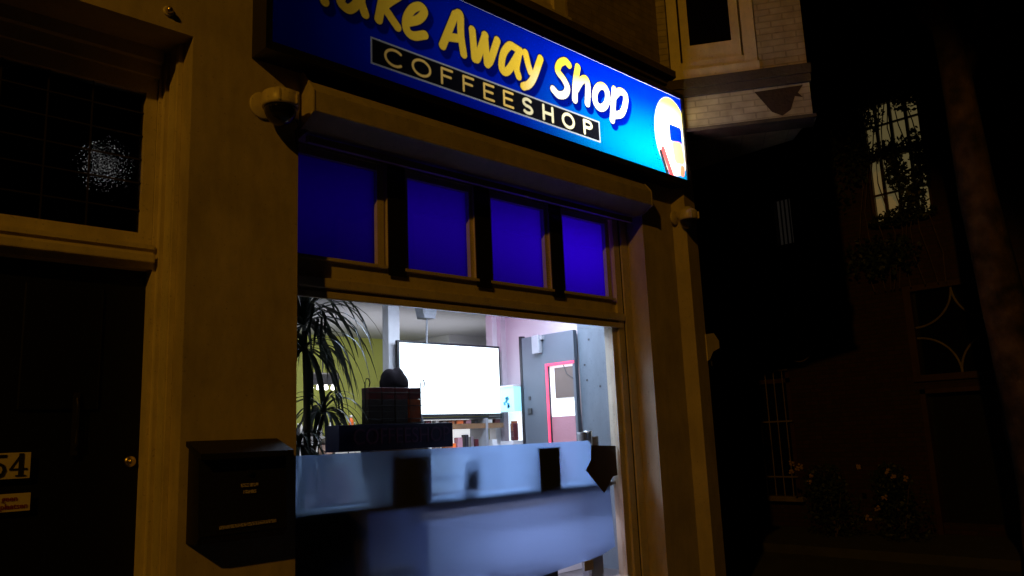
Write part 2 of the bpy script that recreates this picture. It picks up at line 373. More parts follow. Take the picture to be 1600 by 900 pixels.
# --- main shop window: frame, transom row
F = MB()
F.box(2.352, 2.46, .20, .32, .30, 3.558)               # left stile
F.box(5.57, 5.64, .23, .32, .30, 2.70).box(5.64, 5.72, .205, .32, .30, 3.558).box(5.725, 5.815, .185, .32, .30, 3.558)
F.box(2.46, 5.57, .22, .32, 2.49, 2.70).box(2.46, 5.70, .175, .22, 2.52, 2.585, .008).box(2.46, 5.68, .19, .22, 2.455, 2.50, .006)
F.box(2.46, 5.57, .20, .32, .22, .36).box(2.40, 5.80, .10, .32, .14, .22)
F.box(2.46, 5.64, .22, .32, 3.45, 3.556)
shopw = F.done('shop_window', 'trim', B)
MB().box(5.716, 5.724, .20, .31, .3, 3.55).done('seal', 'blackpaint', shopw)
MB().box(2.46, 5.57, .268, .274, .36, 2.488).done('glass_pane', 'glass', shopw)
# frosted film on the inside of the pane, cut away at the right edge
MB().prism([(2.47, .280, .47), (4.36, .280, .47), (5.30, .280, .55), (5.49, .280, .60), (5.46, .280, 1.22), (5.40, .280, 1.30), (5.22, .280, 1.485), (2.47, .280, 1.485)], (0, .0015, 0)).done('frosted_film', 'film', shopw)
panes = [(2.46, 3.08), (3.34, 3.92), (4.15, 4.75), (4.98, 5.55)]
posts = [(3.15, 3.30), (3.955, 4.11), (4.79, 4.935)]
for i, (a, c) in enumerate(panes):
    l = a-.05 if i else a-.008; r = c+.055
    f = MB().box(l, a, .225, .30, 2.702, 3.448).box(c, r, .225, .30, 2.702, 3.448).box(a, c, .23, .30, 2.702, 2.735).box(a, c, .23, .30, 3.40, 3.448).box(l, r, .19, .224, 2.702, 2.722)
    f = f.done('transom_light', 'trim', B)
    MB().box(a, c, .262, .268, 2.735, 3.40).done('blue_pane', 'bluepane', f)
for a, c in posts:
    p = MB().box(a, c, .206, .30, 2.702, 3.45).done('transom_post', 'trim', B)
    MB().box(a+.002, c, .196, .204, 2.66, 3.45).done('black_cover_strip', 'blackpaint', p)
# lit box behind the blue panes
MB().box(2.4, 5.7, .60, .62, 2.60, 3.55).box(2.4, 5.7, .305, .60, 2.58, 2.598).box(2.4, 5.7, .325, .60, 3.55, 3.57).box(2.38, 2.398, .325, .60, 2.6, 3.55).box(5.702, 5.72, .325, .6, 2.6, 3.55).done('transom_light_box', 'lightbox', B)
for x, p in ((2.75, .12), (3.6, .42), (4.45, .75), (5.25, 1.4)):
    lamp('transom_strip_light', 'AREA', (x, .58, 3.0), p, (.35, .1, 1), (x, 0, 2.9), shape='RECTANGLE', size=.8, size_y=.6)

# --- door, frame, leaded light
D = MB()
D.box(1.645, 1.688, .14, .34, 0, 3.838).box(1.62, 1.645, .17, .34, 0, 3.838).box(1.60, 1.62, .21, .34, 0, 3.838)
D.box(1.66, 1.675, .128, .14, 0, 3.82)
D.box(.2, 1.60, .20, .34, 3.66, 3.838).box(.2, 1.60, .16, .20, 3.74, 3.83)
D.box(.2, 1.60, .20, .34, 2.52, 2.66).box(.2, 1.60, .165, .20, 2.55, 2.60, .008).box(.2, 1.60, .185, .20, 2.63, 2.655)
D.box(.2, .3, .2, .34, 0, 3.66)
dfr = D.done('door_frame', 'trim', B); dfr.location = (.03, .11, .025)
MB().box(1.662, 1.689, .13, .25, 0, 3.838).box(1.655, 1.662, .14, .15, 0, 3.838).done('outer_jamb', 'trim', B)
f = MB().box(.30, 1.598, .225, .30, 2.662, 2.725).box(1.535, 1.598, .225, .30, 2.725, 3.66).box(.30, 1.535, .225, .30, 3.56, 3.66).box(.30, .38, .225, .30, 2.725, 3.56).done('transom_window', 'trim', B); f.location = dfr.location
MB().quad((.38, .26, 2.725), (1.535, .26, 2.725), (1.535, .26, 3.56), (.38, .26, 3.56)).done('leaded_glass', 'leaded', f)
b = MB()
for z in (2.86, 3.02, 3.16, 3.30, 3.44): b.box(.38, 1.535, .249, .256, z-.004, z+.004)
for x in (.60, .82, 1.04, 1.26): b.box(x-.004, x+.004, .2475, .2545, 2.725, 3.56)
b.done('lead_lines', 'lead', f)
for c_ in f.children: c_.data.transform(Matrix.Translation(f.location))
t_ = thing('glint_lamp', 'small bare bulb added behind the hammered glass above the door for its glints', 'lamp', (1.49, 1.0, 3.24))  # bulb added behind the glass to make its sparkle of reflections
MB().lathe([(0, -.03), (.016, -.022), (.022, 0), (.016, .02), (.010, .05)], (1.49, 1.0, 3.24), 16).done('bulb', 'glintbulb', t_, True)
MB().tube([(1.49, 1.0, 3.30), (1.49, 1.0, 3.83)], .006).done('cord', 'blackmetal', t_)
MB().box(-2.8, 1.68, .35, 2.6, 3.84, 3.86).box(-2.8, 1.99, 2.5, 2.6, 0, 3.84).box(1.69, 1.995, .31, 2.6, 0, 3.84).done('hallway', 'blackpaint', B)
d = MB().box(.30, 1.60, .29, .335, .02, 2.52).box(.42, 1.40, .275, .29, .2, .9, .01).box(.42, .80, .275, .29, 1.75, 2.40, .01).box(1.0, 1.38, .275, .29, 1.75, 2.40, .01).done('front_door', 'doorpaint', B); d.location = dfr.location
MB().lathe([(.0, -.012), (.026, -.010), (.031, -.002), (.031, .002)], (1.555, .286, 1.475), 20, 'Y').lathe([(0, -.028), (.011, -.026), (.013, -.012)], (1.555, .286, 1.475), 14, 'Y').done('door_lock', 'brass', d, True)
MB().tube([(1.27, .26, 1.55), (1.27, .245, 1.58), (1.27, .245, 1.78), (1.27, .26, 1.81)], .006).box(1.255, 1.285, .262, .275, 1.52, 1.84).done('door_handle', 'blackmetal', d)
for c_ in d.children: c_.data.transform(Matrix.Translation(d.location))
MB().box(-3, 1.655, .0, .5, -.003, .02).done('doorstep', 'ledge', B)

# --- interior shell
MB().box(2.0, 6.0, .62, 2.25, .22, .32).box(2.0, 7.6, 2.25, 5.2, .22, .32).box(7.6, 9.3, 4.9, 5.2, .22, .32).box(2.0, 6, .33, .62, .22, .32).done('shop_floor', 'floor', B)
MB().box(2.0, 6.1, .625, 2.25, 2.95, 3.0).prism([(2.0, 2.25, 2.951), (7.58, 2.25, 2.951), (9.5, 5.0, 2.951), (9.5, 5.2, 2.951), (2.0, 5.2, 2.951)], (0, 0, .05)).done('ceiling', 'ceil', B)
MB().box(2.0, 9.5, 5.0, 5.1, .32, 2.95).done('green_back_wall', 'green', B)
MB().box(2.0, 2.1, .33, 5.0, .32, 2.95).done('inner_wall', 'white', B)
MB().prism([(7.52, 2.2, .32), (7.58, 2.2, .32), (9.50, 5, .32), (9.44, 5, .32)], (0, 0, 2.63)).box(6.1, 7.56, 2.2, 2.25, .32, 2.95).done('inner_wall', 'white', B)
MB().box(6.0, 6.10, .33, 2.2, .32, 2.95).box(5.93, 6.0, 2.04, 2.2, .32, 2.95).done('right_side_wall', 'pink', B)
g = MB().box(5.955, 5.998, .33, .97, .32, 2.949)
g.done('grey_wall_panel', 'grey', B)
for y, z in ((.83, 2.44), (.72, 1.98), (.88, 2.05), (.9, 2.2)): MB().lathe([(.0, -.004), (.011, -.004), (.011, 0)], (5.955, y, z), 10, 'X').done('panel_hole', 'inkblack', B)
# partition frame between front shop and back room
MB().box(4.50, 4.62, 2.10, 2.2, .32, 2.86).box(2.1, 5.93, 2.10, 2.2, 2.86, 2.948).box(4.62, 4.645, 2.12, 2.18, .33, 2.858).box(5.86, 5.928, 2.10, 2.2, .32, 2.858).box(2.1, 2.2, 2.1, 2.2, .32, 2.858).done('partition_frame', 'white', B)
MB().box(7.0, 8.6, 4.2, 5.0, 2.30, 2.95).box(7.9, 8.3, 4.0, 4.2, .32, 2.7).done('bulkhead', 'ceil', B)
MB().box(4.70, 4.98, 3.6, 3.85, 2.935, 2.95).done('ceiling_vent', 'greyplastic', B)
# inner sill behind the glass
MB().box(2.352, 5.57, .335, .60, 1.09, 1.135).done('window_shelf', 'white', B)
MB().box(2.36, 5.56, .288, .334, 1.105, 1.13).done('shelf_front_strip', 'greyplastic', B)
MB().box(2.352, 3.05, .32, .56, .32, 1.089).box(3.052, 3.5, .42, .56, .32, .70).done('shelf_panel', 'wood', B)

MB().box(4.03, 5.85, .95, .98, .322, 1.12).done('low_white_partition', 'white', B)
MB().box(3.52, 5.55, .345, .36, 1.055, 1.089).done('shelf_shade_strip', 'wood', B)  # brown strip standing in for the shade under the shelf
MB().box(3.95, 5.84, .93, .948, .93, 1.13).done('partition_shade_band', 'tan', B)  # shelf shadow put in as a tan strip across the partition top
MB().box(3.0, 4.02, .95, .98, .322, 1.12).done('low_blue_partition', 'bluepanel', B)
# --- security door in the right side wall (open room beyond it)
d = MB().box(5.90, 5.952, .98, 1.01, .34, 2.55).box(5.90, 5.952, 1.36, 1.70, .34, 2.55).box(5.90, 5.952, 1.01, 1.36, 2.24, 2.55).box(5.90, 5.952, 1.01, 1.36, .34, .9).done('security_door', 'doorgrey', B)
MB().box(5.895, 5.954, 1.702, 1.735, .34, 2.57).done('door_edge', 'inkblack', d)
MB().box(5.892, 5.902, 1.345, 1.372, .9, 2.25).box(5.892, 5.902, .985, 1.345, 2.225, 2.25).done('neon_strip', 'redneon', d)
MB().box(5.93, 5.94, 1.01, 1.345, 1.72, 2.225).done('lit_opening', 'litcase', d)
MB().box(5.928, 5.938, 1.01, 1.345, .9, 1.718).done('lower_panel', 'pinktop', d)
MB().box(5.915, 5.923, 1.0, 1.27, 1.90, 2.20).done('poster', 'poster', d)
MB().tube([(5.912, 1.14, 2.22), (5.908, 1.10, 2.13), (5.910, 1.02, 2.08)], .004, 5).done('cable', 'inkblack', d)
MB().box(5.89, 5.90, 1.60, 1.625, 1.90, 1.94).done('keyhole', 'darkplastic', d)
MB().box(5.885, 5.90, 1.585, 1.64, 1.76, 1.82, .003).done('lock_plate', 'darkplastic', d)
MB().box(5.84, 5.90, 1.40, 1.50, 2.36, 2.55, .012).box(5.86, 5.90, 1.37, 1.40, 2.50, 2.54).done('door_closer', 'greyplastic', d)

# ------------------------------------------------------------------ the lightbox sign
SX0, SX1, SZ0, SZ1, SY = 2.05, 6.39, 3.83, 4.73, -.16
def sign_face():
    x0, x1, z0, z1 = SX0+.03, SX1-.03, SZ0+.035, SZ1-.035
    h = .004
    nx = int((x1-x0)/h)+1; nz = int((z1-z0)/h)+1
    X = np.linspace(x0, x1, nx)[None, :].repeat(nz, 0); Z = np.linspace(z0, z1, nz)[:, None].repeat(nx, 1)
    def sdf(strokes, w, X=X, Z=Z):
        D = np.full(X.shape, 9.)
        for st in strokes:
            ww = w
            if isinstance(st, dict): ww = st['w']; st = st['p']
            for i, ((ax, az), (bx, bz)) in enumerate(zip(st, st[1:])):
                vx, vz = bx-ax, bz-az; L = vx*vx+vz*vz+1e-12
                t = np.clip(((X-ax)*vx+(Z-az)*vz)/L, 0, 1)
                D = np.minimum(D, np.hypot(X-ax-t*vx, Z-az-t*vz)-ww)
        return D
    def smooth(pts, n=5):
        p = [np.array(q) for q in pts]
        if len(p) < 3: return pts
        out = []
        q = [2*p[0]-p[1]]+p+[2*p[-1]-p[-2]]
        for i in range(1, len(q)-2):
            for k in range(n):
                t = k/n; a, b_, c, d_ = q[i-1], q[i], q[i+1], q[i+2]
                out.append(.5*((2*b_)+(-a+c)*t+(2*a-5*b_+4*c-d_)*t*t+(-a+3*b_-3*c+d_)*t**3))
        out.append(p[-1]); return [tuple(v) for v in out]
    BIG = [[(2.436, 4.263), (2.352, 4.498)], [(2.215, 4.475), (2.479, 4.523)], [(2.717, 4.485), (2.656, 4.49), (2.581, 4.411), (2.551, 4.317), (2.573, 4.284), (2.618, 4.279), (2.674, 4.342), (2.717, 4.464)], [(2.72, 4.479), (2.704, 4.374), (2.734, 4.286)], [(2.935, 4.74), (2.84, 4.285)], [(3.014, 4.527), (2.892, 4.404), (2.928, 4.349), (2.992, 4.285)], [(3.065, 4.344), (3.171, 4.403), (3.225, 4.479), (3.191, 4.509), (3.121, 4.464), (3.069, 4.371), (3.07, 4.29), (3.125, 4.265), (3.224, 4.306)], [(3.508, 4.561), (3.382, 4.278)], [(3.514, 4.563), (3.557, 4.577), (3.557, 4.425), (3.578, 4.276)], [(3.443, 4.364), (3.555, 4.389)], [(3.67, 4.497), (3.684, 4.275)], [(3.688, 4.276), (3.717, 4.298), (3.799, 4.498)], [(3.794, 4.494), (3.808, 4.271)], [(3.812, 4.274), (3.848, 4.322), (3.922, 4.498)], [(4.17, 4.49), (4.121, 4.498), (4.053, 4.499), (3.982, 4.411), (3.956, 4.3), (3.98, 4.262), (4.029, 4.29), (4.102, 4.392), (4.163, 4.488)], [(4.157, 4.486), (4.117, 4.341), (4.135, 4.271)], [(4.224, 4.493), (4.246, 4.409), (4.27, 4.349)], [(4.394, 4.499), (4.311, 4.323), (4.248, 4.238), (4.183, 4.201)], [(4.737, 4.552), (4.693, 4.571), (4.622, 4.528), (4.594, 4.455), (4.661, 4.402), (4.701, 4.341), (4.669, 4.275), (4.589, 4.245), (4.525, 4.275)], [(4.849, 4.565), (4.806, 4.412), (4.786, 4.259)], [(4.808, 4.355), (4.879, 4.45), (4.946, 4.486), (4.967, 4.426), (4.946, 4.27)], [(5.229, 4.407), (5.211, 4.351), (5.174, 4.304), (5.128, 4.278), (5.085, 4.28), (5.056, 4.309), (5.049, 4.357), (5.066, 4.412), (5.102, 4.459), (5.148, 4.486), (5.192, 4.485), (5.222, 4.456), (5.229, 4.407)], [(5.327, 4.503), (5.298, 4.349), (5.271, 4.206)], [(5.326, 4.443), (5.405, 4.508), (5.483, 4.495), (5.473, 4.405), (5.41, 4.301), (5.302, 4.256)]]
    BIG = [smooth(s_) for s_ in BIG]
    big = sdf(BIG, .0325)
    BIGS = [[(x+.030, z-.040) for x, z in s_] for s_ in BIG]
    sh = np.minimum(sdf(BIGS, .052), sdf([[(x+.015, z-.02) for x, z in s_] for s_ in BIG], .050))
    # printed ground: blue at the top turning to cyan low on the right
    v = np.clip(1-(Z-z0)/(z1-z0), 0, 1); hx = np.clip((X-3.9)/1.5, 0, 1); hx = hx*hx*(3-2*hx)
    t = np.clip((v-.12)/.72, 0, 1); t = t*t*(3-2*t)*hx
    C = np.zeros((nz, nx, 3))
    top = np.array([.0, .009, .33]); bot = np.array([.0, .115, .25])
    C[:] = top*(1-t[..., None])+bot*t[..., None]
    def lay(D, col, soft=.003):
        a = np.clip(.5-D/(2*soft), 0, 1)[..., None]; C[:] = C*(1-a)+np.array(col)*a
    lay(sh, (.0, .003, .115), .006)
    lay(big-.010, (.002, .002, .05))
    gr = np.clip((X-4.6)/.8, 0, 1)[..., None]; gv = np.clip((4.50-Z+.10*(X-4.9))/.15, 0, 1)[..., None]*np.clip((X-4.15)/.4, 0, 1)[..., None]  # letters pale downwards and rightwards: lamp overexposure put into their print colour
    aa = np.clip(.5-big/.006, 0, 1)[..., None]; C[:] = C*(1-aa)+((np.array((.74, .50, .035))*(1-gr)+np.array((.80, .62, .09))*gr)*(1-gv)+np.array((.80, .76, .60))*gv)*aa
    # small panel
    px0, px1, pz0, pz1 = 2.775, 5.09, 3.955, 4.143
    box = np.maximum(np.abs(X-(px0+px1)/2)-(px1-px0)/2, np.abs(Z-(pz0+pz1)/2)-(pz1-pz0)/2)
    lay(box, (.34, .36, .38)); lay(box+.011, (.004, .004, .006))
    def arc(cx, cz, rx, rz, a0, a1, n=22): return [(cx+rx*math.cos(math.radians(a0+(a1-a0)*k/n)), cz+rz*math.sin(math.radians(a0+(a1-a0)*k/n))) for k in range(n+1)]
    cz = (pz0+pz1)/2; H = .056; w = .052
    thin, bold = [], []
    for ch, cx in zip('COFFEESHOP', (2.95, 3.19, 3.41, 3.61, 3.81, 4.01, 4.22, 4.45, 4.69, 4.93)):
        Lst = thin if cx < 4.1 else bold
        if ch == 'C': Lst.append(arc(cx+.015, cz, .075, H, 48, 312))
        if ch == 'O': Lst.append(arc(cx, cz, .075 if cx < 4 else .066, H, 0, 360, 30))
        if ch == 'F': Lst += [[(cx-w*.8, cz-H), (cx-w*.8, cz+H)], [(cx-w*.8, cz+H), (cx+w, cz+H)], [(cx-w*.8, cz+.004), (cx+w*.75, cz+.004)]]
        if ch == 'E': Lst += [[(cx-w*.8, cz-H), (cx-w*.8, cz+H)], [(cx-w*.8, cz+H), (cx+w, cz+H)], [(cx-w*.8, cz+.002), (cx+w*.8, cz+.002)], [(cx-w*.8, cz-H), (cx+w, cz-H)]]
        if ch == 'S': Lst.append(arc(cx, cz+H*.5, w*.85, H*.5, 40, 270, 14)+arc(cx, cz-H*.5, w*.9, H*.5, 90, -140, 14))
        if ch == 'H': Lst += [[(cx-w, cz-H), (cx-w, cz+H)], [(cx+w, cz-H), (cx+w, cz+H)], [(cx-w, cz), (cx+w, cz)]]
        if ch == 'P': Lst += [[(cx-w*.8, cz-H), (cx-w*.8, cz+H), (cx+.01, cz+H)]+arc(cx+.01, cz+H*.5, w*.8, H*.5, 90, -90, 12)+[(cx-w*.8, cz)]]
    lay(sdf(thin, .009), (.78, .52, .13)); lay(sdf(bold, .0125), (.66, .60, .36))
    # emblem stand-in: a rounded pale yellow patch with plain blocks of blue, coral and red
    e = np.hypot((X-6.175)/.275, (Z-4.27)/.385)-1
    yl = np.clip((Z-4.25)/.35, 0, 1)[..., None]
    a = np.clip(.5-e*.25/.008, 0, 1)[..., None]
    a2 = np.clip(.5-(e-.03)*.25/.006, 0, 1)[..., None]
    C[:] = C*(1-a2)+np.array((.02, .05, .2))*a2
    C[:] = C*(1-a)+((1-yl)*np.array((.85, .80, .62))+yl*np.array((.88, .68, .06)))*a
    def rot(cx, cz, ang):
        c_, s_ = math.cos(ang), math.sin(ang); return (X-cx)*c_+(Z-cz)*s_, -(X-cx)*s_+(Z-cz)*c_
    def rbox(cx, cz, hw, hh, r, ang):
        u, v_ = rot(cx, cz, ang); qx = np.abs(u)-hw+r; qz = np.abs(v_)-hh+r
        return np.hypot(np.maximum(qx, 0), np.maximum(qz, 0))+np.minimum(np.maximum(qx, qz), 0)-r
    lay(rbox(6.235, 4.305, .10, .085, .03, .0), (.0, .01, .55))
    lay(rbox(6.255, 4.125, .085, .11, .05, .15), (.62, .16, .08))
    lay(rbox(6.06, 4.00, .032, .15, .03, .45), (.60, .03, .03)); lay(rbox(6.005, 3.985, .024, .12, .02, .40), (.01, .01, .012))
    lay(rbox(6.30, 3.955, .035, .06, .03, -.3), (.60, .10, .05))
    # mesh
    ys = np.full(nx*nz, SY)
    co = np.stack([X.ravel(), ys, Z.ravel()], 1)
    i = np.arange((nz-1)*(nx-1)); r = i//(nx-1); c = i % (nx-1); v0 = r*nx+c
    faces = np.stack([v0, v0+1, v0+nx+1, v0+nx], 1)
    me = bpy.data.meshes.new('sign_face')
    me.vertices.add(len(co)); me.vertices.foreach_set('co', co.ravel())
    me.loops.add(faces.size); me.loops.foreach_set('vertex_index', faces.ravel())
    me.polygons.add(len(faces)); me.polygons.foreach_set('loop_start', np.arange(0, faces.size, 4)); me.polygons.foreach_set('loop_total', np.full(len(faces), 4))
    at = me.color_attributes.new('print', 'FLOAT_COLOR', 'POINT')
    at.data.foreach_set('color', np.concatenate([C.reshape(-1, 3), np.ones((nx*nz, 1))], 1).ravel())
    me.update(); me.validate(); me.materials.append(M['face']); return me
sign = thing('lightbox_sign', 'long illuminated blue shop sign reading Take Away Shop coffeeshop, dark at its left end', 'shop sign', (4.2, 0, 3.83))
me = sign_face(); o = bpy.data.objects.new('sign_face', me); COL.objects.link(o); o.parent = sign; me.transform(Matrix.Translation((-4.2, 0, -3.83)))
MB().box(SX0, SX1, -.148, -.02, SZ1-.012, SZ1).box(SX0, SX1, -.148, -.02, SZ0, SZ0+.012).box(SX0, SX0+.012, -.148, -.02, SZ0+.012, SZ1-.012).box(SX1-.012, SX1, -.148, -.02, SZ0+.012, SZ1-.012)\
    .box(SX0, SX1, -.02, -.003, SZ0, SZ1).done('housing', 'lightbox', sign)
MB().box(SX0-.004, SX1+.004, -.178, -.002, SZ1-.008, SZ1+.012, .003).box(SX0-.004, SX1+.004, -.178, -.002, SZ0-.012, SZ0+.008, .003).box(SX0-.012, SX0-.002, -.178, -.002, SZ0-.012, SZ1+.012, .002).box(SX1+.002, SX1+.012, -.178, -.002, SZ0-.012, SZ1+.012, .002)\
    .box(SX0, SX1, -.176, -.163, SZ1-.035, SZ1-.008).box(SX0, SX1, -.176, -.163, SZ0+.008, SZ0+.04).box(SX0, SX0+.03, -.175, -.1625, SZ0+.04, SZ1-.035).box(SX1-.03, SX1, -.175, -.1625, SZ0+.04, SZ1-.035).done('frame', 'frameblack', sign)
nmod = 14; wmod = (SX1-SX0-.06)/nmod
for k in range(nmod):
    x = SX0+.03+wmod*(k+.5); t = (x-SX0)/(SX1-SX0)
    L = 10**np.interp(t, [0, .12, .25, .4, .55, .7, .82, 1], [-1.95, -1.2, -.62, -.22, .25, .70, .95, 1.05])
    A = wmod*.8
    lamp('sign_lamp_module', 'AREA', (x, -.022, (SZ0+SZ1)/2), L*PI*A, (1, 1, 1), (x, -1, (SZ0+SZ1)/2), shape='RECTANGLE', size=wmod, size_y=.8).parent = None

# ------------------------------------------------------------------ roller shutter box under the sign
sb = thing('shutter_box', 'cream metal roller shutter box above the blue panes, under the lit sign', 'roller shutter', (4.1, 0, 3.55))
MB().prism([(2.375, -.15, 3.53), (2.375, -.15, 3.655), (2.375, -.03, 3.815), (2.375, -.002, 3.815), (2.375, -.002, 3.46)], (3.40, 0, 0)).prism([(2.42, -.002, 3.46), (2.42, -.002, 3.5), (2.42, .16, 3.5), (2.42, .16, 3.44)], (3.34, 0, 0)).done('housing', 'shut', sb)
MB().prism([(2.364, -.155, 3.522), (2.364, -.155, 3.662), (2.364, -.035, 3.818), (2.364, -.003, 3.818), (2.364, -.003, 3.452)], (.01, 0, 0)).done('end_cap', 'shut', sb)
MB().prism([(5.776, -.155, 3.522), (5.776, -.155, 3.662), (5.776, -.035, 3.818), (5.776, -.003, 3.818), (5.776, -.003, 3.452)], (.01, 0, 0)).done('end_cap', 'shut', sb)
MB().box(2.43, 5.70, .02, .05, 3.395, 3.44).done('bottom_rail', 'shut', sb)

# ------------------------------------------------------------------ dome cameras on the wall
def dome_camera(x, z, y, label, sc=1.0):
    t = thing('security_camera', label, 'security camera', (x, y, z), 'dome cameras on the shop front')
    R_ = .098*sc
    MB().lathe([(.075*sc, -.0), (.075*sc, -.012), (.07*sc, -.016)], (x-.055, y, z+.02), 20, 'Y').done('wall_plate', 'trim', t, True)
    MB().lathe([(.0, .115), (.028, .112), (.05, .09), (R_*.93, .07), (R_, .06), (R_, -.005), (R_*.96, -.018), (R_*.75, -.02)], (x, y-.12, z), 28).done('housing', 'trim', t, True)
    MB().tube([(x, y-.005, z+.045), (x, y-.11, z+.045)], .042, 14).done('arm', 'trim', t, True)
    MB().box(x+.045, x+.053, y-.12-R_-.002, y-.12-R_+.03, z-.01, z+.055).done('clip', 'trim', t)
    MB().box(x-.06, x-.05, y-.12-R_+.008, y-.12-R_+.03, z-.01, z+.055).done('clip', 'trim', t)
    prof = [(R_*.88*math.cos(a), -.018-R_*.98*math.sin(a)) for a in [k*PI/2/8 for k in range(9)]]
    prof[-1] = (0, prof[-1][1])
    MB().lathe(prof, (x, y-.12, z), 24).done('dome', 'dome', t, True)
    return t
dome_camera(2.165, 3.515, -.0, 'dome camera with smoked lens on the wall left of the shutter box', 1.1)
dome_camera(6.345, 3.50, -.03, 'dome camera high on the corner pier right of the shutter box', .9)
t = thing('junction_plate', 'small cream junction plate with hanging cable beside the left dome camera', 'junction box', (2.30, 0, 3.55))
MB().box(2.262, 2.338, -.03, -.002, 3.50, 3.68, .004).done('cover', 'trim', t)
MB().tube([(2.33, -.012, 3.50), (2.335, -.03, 3.46), (2.315, -.035, 3.42), (2.33, -.012, 3.37), (2.345, -.006, 3.30)], .006, 6).done('cable', 'blackmetal', t, True)

# ------------------------------------------------------------------ doorbell above the door, bracket on corner
t = thing('wall_button', 'tiny round cream light fitting on the lintel above the door', 'light fitting', (1.545, 0, 3.94))
MB().lathe([(.03, 0), (.03, -.008), (.022, -.012)], (1.545, -.001, 3.94), 16, 'Y').done('base', 'trim', t, True)
MB().lathe([(.020, -.012), (.019, -.03), (.010, -.04), (0, -.042)], (1.545, -.001, 3.94), 16, 'Y').done('cap', 'brass', t, True)
t = thing('wall_bracket', 'cream angled metal bracket sticking out of the corner pier', 'bracket', (6.62, -.06, 2.3))
MB().prism([(6.60, -.075, 2.42), (6.74, -.075, 2.44), (6.82, -.075, 2.37), (6.82, -.075, 2.30), (6.70, -.075, 2.26), (6.64, -.075, 2.19), (6.60, -.075, 2.17)], (0, .07, 0)).done('plate', 'trim', t)
MB().tube([(6.63, -.09, 2.17), (6.635, -.09, 2.12)], .012).done('bolt', 'blackmetal', t)

# ------------------------------------------------------------------ mailbox
mb = thing('mailbox', 'black metal mailbox with sloping lid and white label strips on the pier', 'mailbox', (1.97, 0, 1.03))
MB().prism([(1.735, -.002, 1.08), (1.735, -.002, 1.56), (1.735, -.13, 1.515), (1.735, -.15, 1.11), (1.735, -.12, 1.08)], (.48, 0, 0)).done('body', 'blackmetal', mb)
MB().prism([(1.72, -.002, 1.592), (1.72, -.19, 1.525), (1.72, -.19, 1.495), (1.72, -.175, 1.505), (1.72, -.002, 1.566)], (.51, 0, 0)).done('lid', 'blackmetal', mb)
MB().box(1.74, 2.21, -.155, -.149, 1.12, 1.127).done('door_gap', 'inkblack', mb)
for (x0, x1, z, r) in ((1.955, 2.05, 1.355, .0), (1.97, 2.04, 1.322, .0)):
    MB().box(x0, x1, -.1465, -.1415, z-.009, z+.009, rot=Matrix.Rotation(-.04, 3, 'X')).done('label_strip', 'label', mb)
MB().box(1.84, 2.15, -.1565, -.1505, 1.150, 1.167, rot=Matrix.Rotation(-.02, 3, 'Y')).done('label_strip', 'label', mb)
MB().tube([(2.0, -.152, 1.42), (2.0, -.140, 1.42)], .014, 14).done('lock', 'blackmetal', mb)

# ------------------------------------------------------------------ number plate and sticker on the door
np_ = thing('number_plate', 'enamel house number plate reading 54 on the dark door', 'number plate', (1.02, .27, 1.5))
MB().box(.80, 1.075, .258, .264, 1.445, 1.57, .001).done('plate', 'paper', np_)
def glyph(strokes, mb, y, d=.003):
    k = 0
    for pts, w in strokes:
        for (ax, az), (bx, bz) in zip(pts, pts[1:]):
            v = Vector((bx-ax, bz-az)); L = v.length; v /= L; n_ = Vector((-v.y, v.x))*w/2; e_ = v*w*.25; yy = y-k*.0004; k += 1
            q = [(ax-e_.x+n_.x, yy, az-e_.y+n_.y), (bx+e_.x+n_.x, yy, bz+e_.y+n_.y), (bx+e_.x-n_.x, yy, bz+e_.y-n_.y), (ax-e_.x-n_.x, yy, az-e_.y-n_.y)]
            mb.prism(q, (0, -d, 0))
g = MB()
ox, oz = .905, 1.457
glyph([([(ox+.062, oz+.098), (ox+.015, oz+.098)], .014), ([(ox+.015, oz+.10), (ox+.010, oz+.054)], .007),
       ([(ox+.010, oz+.056), (ox+.032, oz+.064), (ox+.052, oz+.052), (ox+.058, oz+.032), (ox+.050, oz+.012), (ox+.030, oz+.003), (ox+.010, oz+.010), (ox+.006, oz+.022)], .013), ([(ox+.006, oz+.020), (ox+.016, oz+.022)], .014)], g, .2575)
ox = .985
glyph([([(ox+.048, oz+.104), (ox+.003, oz+.034)], .008), ([(ox+.002, oz+.033), (ox+.074, oz+.033)], .009), ([(ox+.048, oz+.104), (ox+.048, oz+.004)], .020), ([(ox+.028, oz+.002), (ox+.070, oz+.002)], .006)], g, .2575)
g.done('numerals', 'inkblack', np_)
np2 = thing('door_sticker', 'cream notice strip with two lines of red lettering below the number plate', 'notice', (.95, .27, 1.39))
MB().box(.75, 1.085, .260, .264, 1.29, 1.375).done('strip', 'paper', np2)
def text(s, size, loc, m, parent, rot=(PI/2, 0, 0), align='RIGHT', name='lettering', ext=.001, off=0, sx=1):
    c = bpy.data.curves.new(name, 'FONT'); c.body = s; c.size = size; c.align_x = align; c.extrude = ext; c.offset = off
    o = bpy.data.objects.new(name, c); COL.objects.link(o); c.materials.append(M[m]); o.parent = parent
    o.parent = None
    m_ = bpy.data.meshes.new_from_object(o.evaluated_get(bpy.context.evaluated_depsgraph_get())); bpy.data.objects.remove(o)
    o = bpy.data.objects.new(name, m_); COL.objects.link(o); m_.materials.clear(); m_.materials.append(M[m]); o.parent = parent
    m_.transform(Matrix.Translation(Vector(loc)-parent.location) @ Matrix.Rotation(rot[0], 4, 'X') @ Matrix.Diagonal((sx, 1, 1, 1))); return o
text('hier geen', .036, (1.03, .2585, 1.340), 'inkred', np2, off=.0006)
text('fietsen plaatsen', .036, (1.075, .2585, 1.303), 'inkred', np2, off=.0006)

for o_ in (np_, np2): o_.location += Vector((.03, .11, .0))
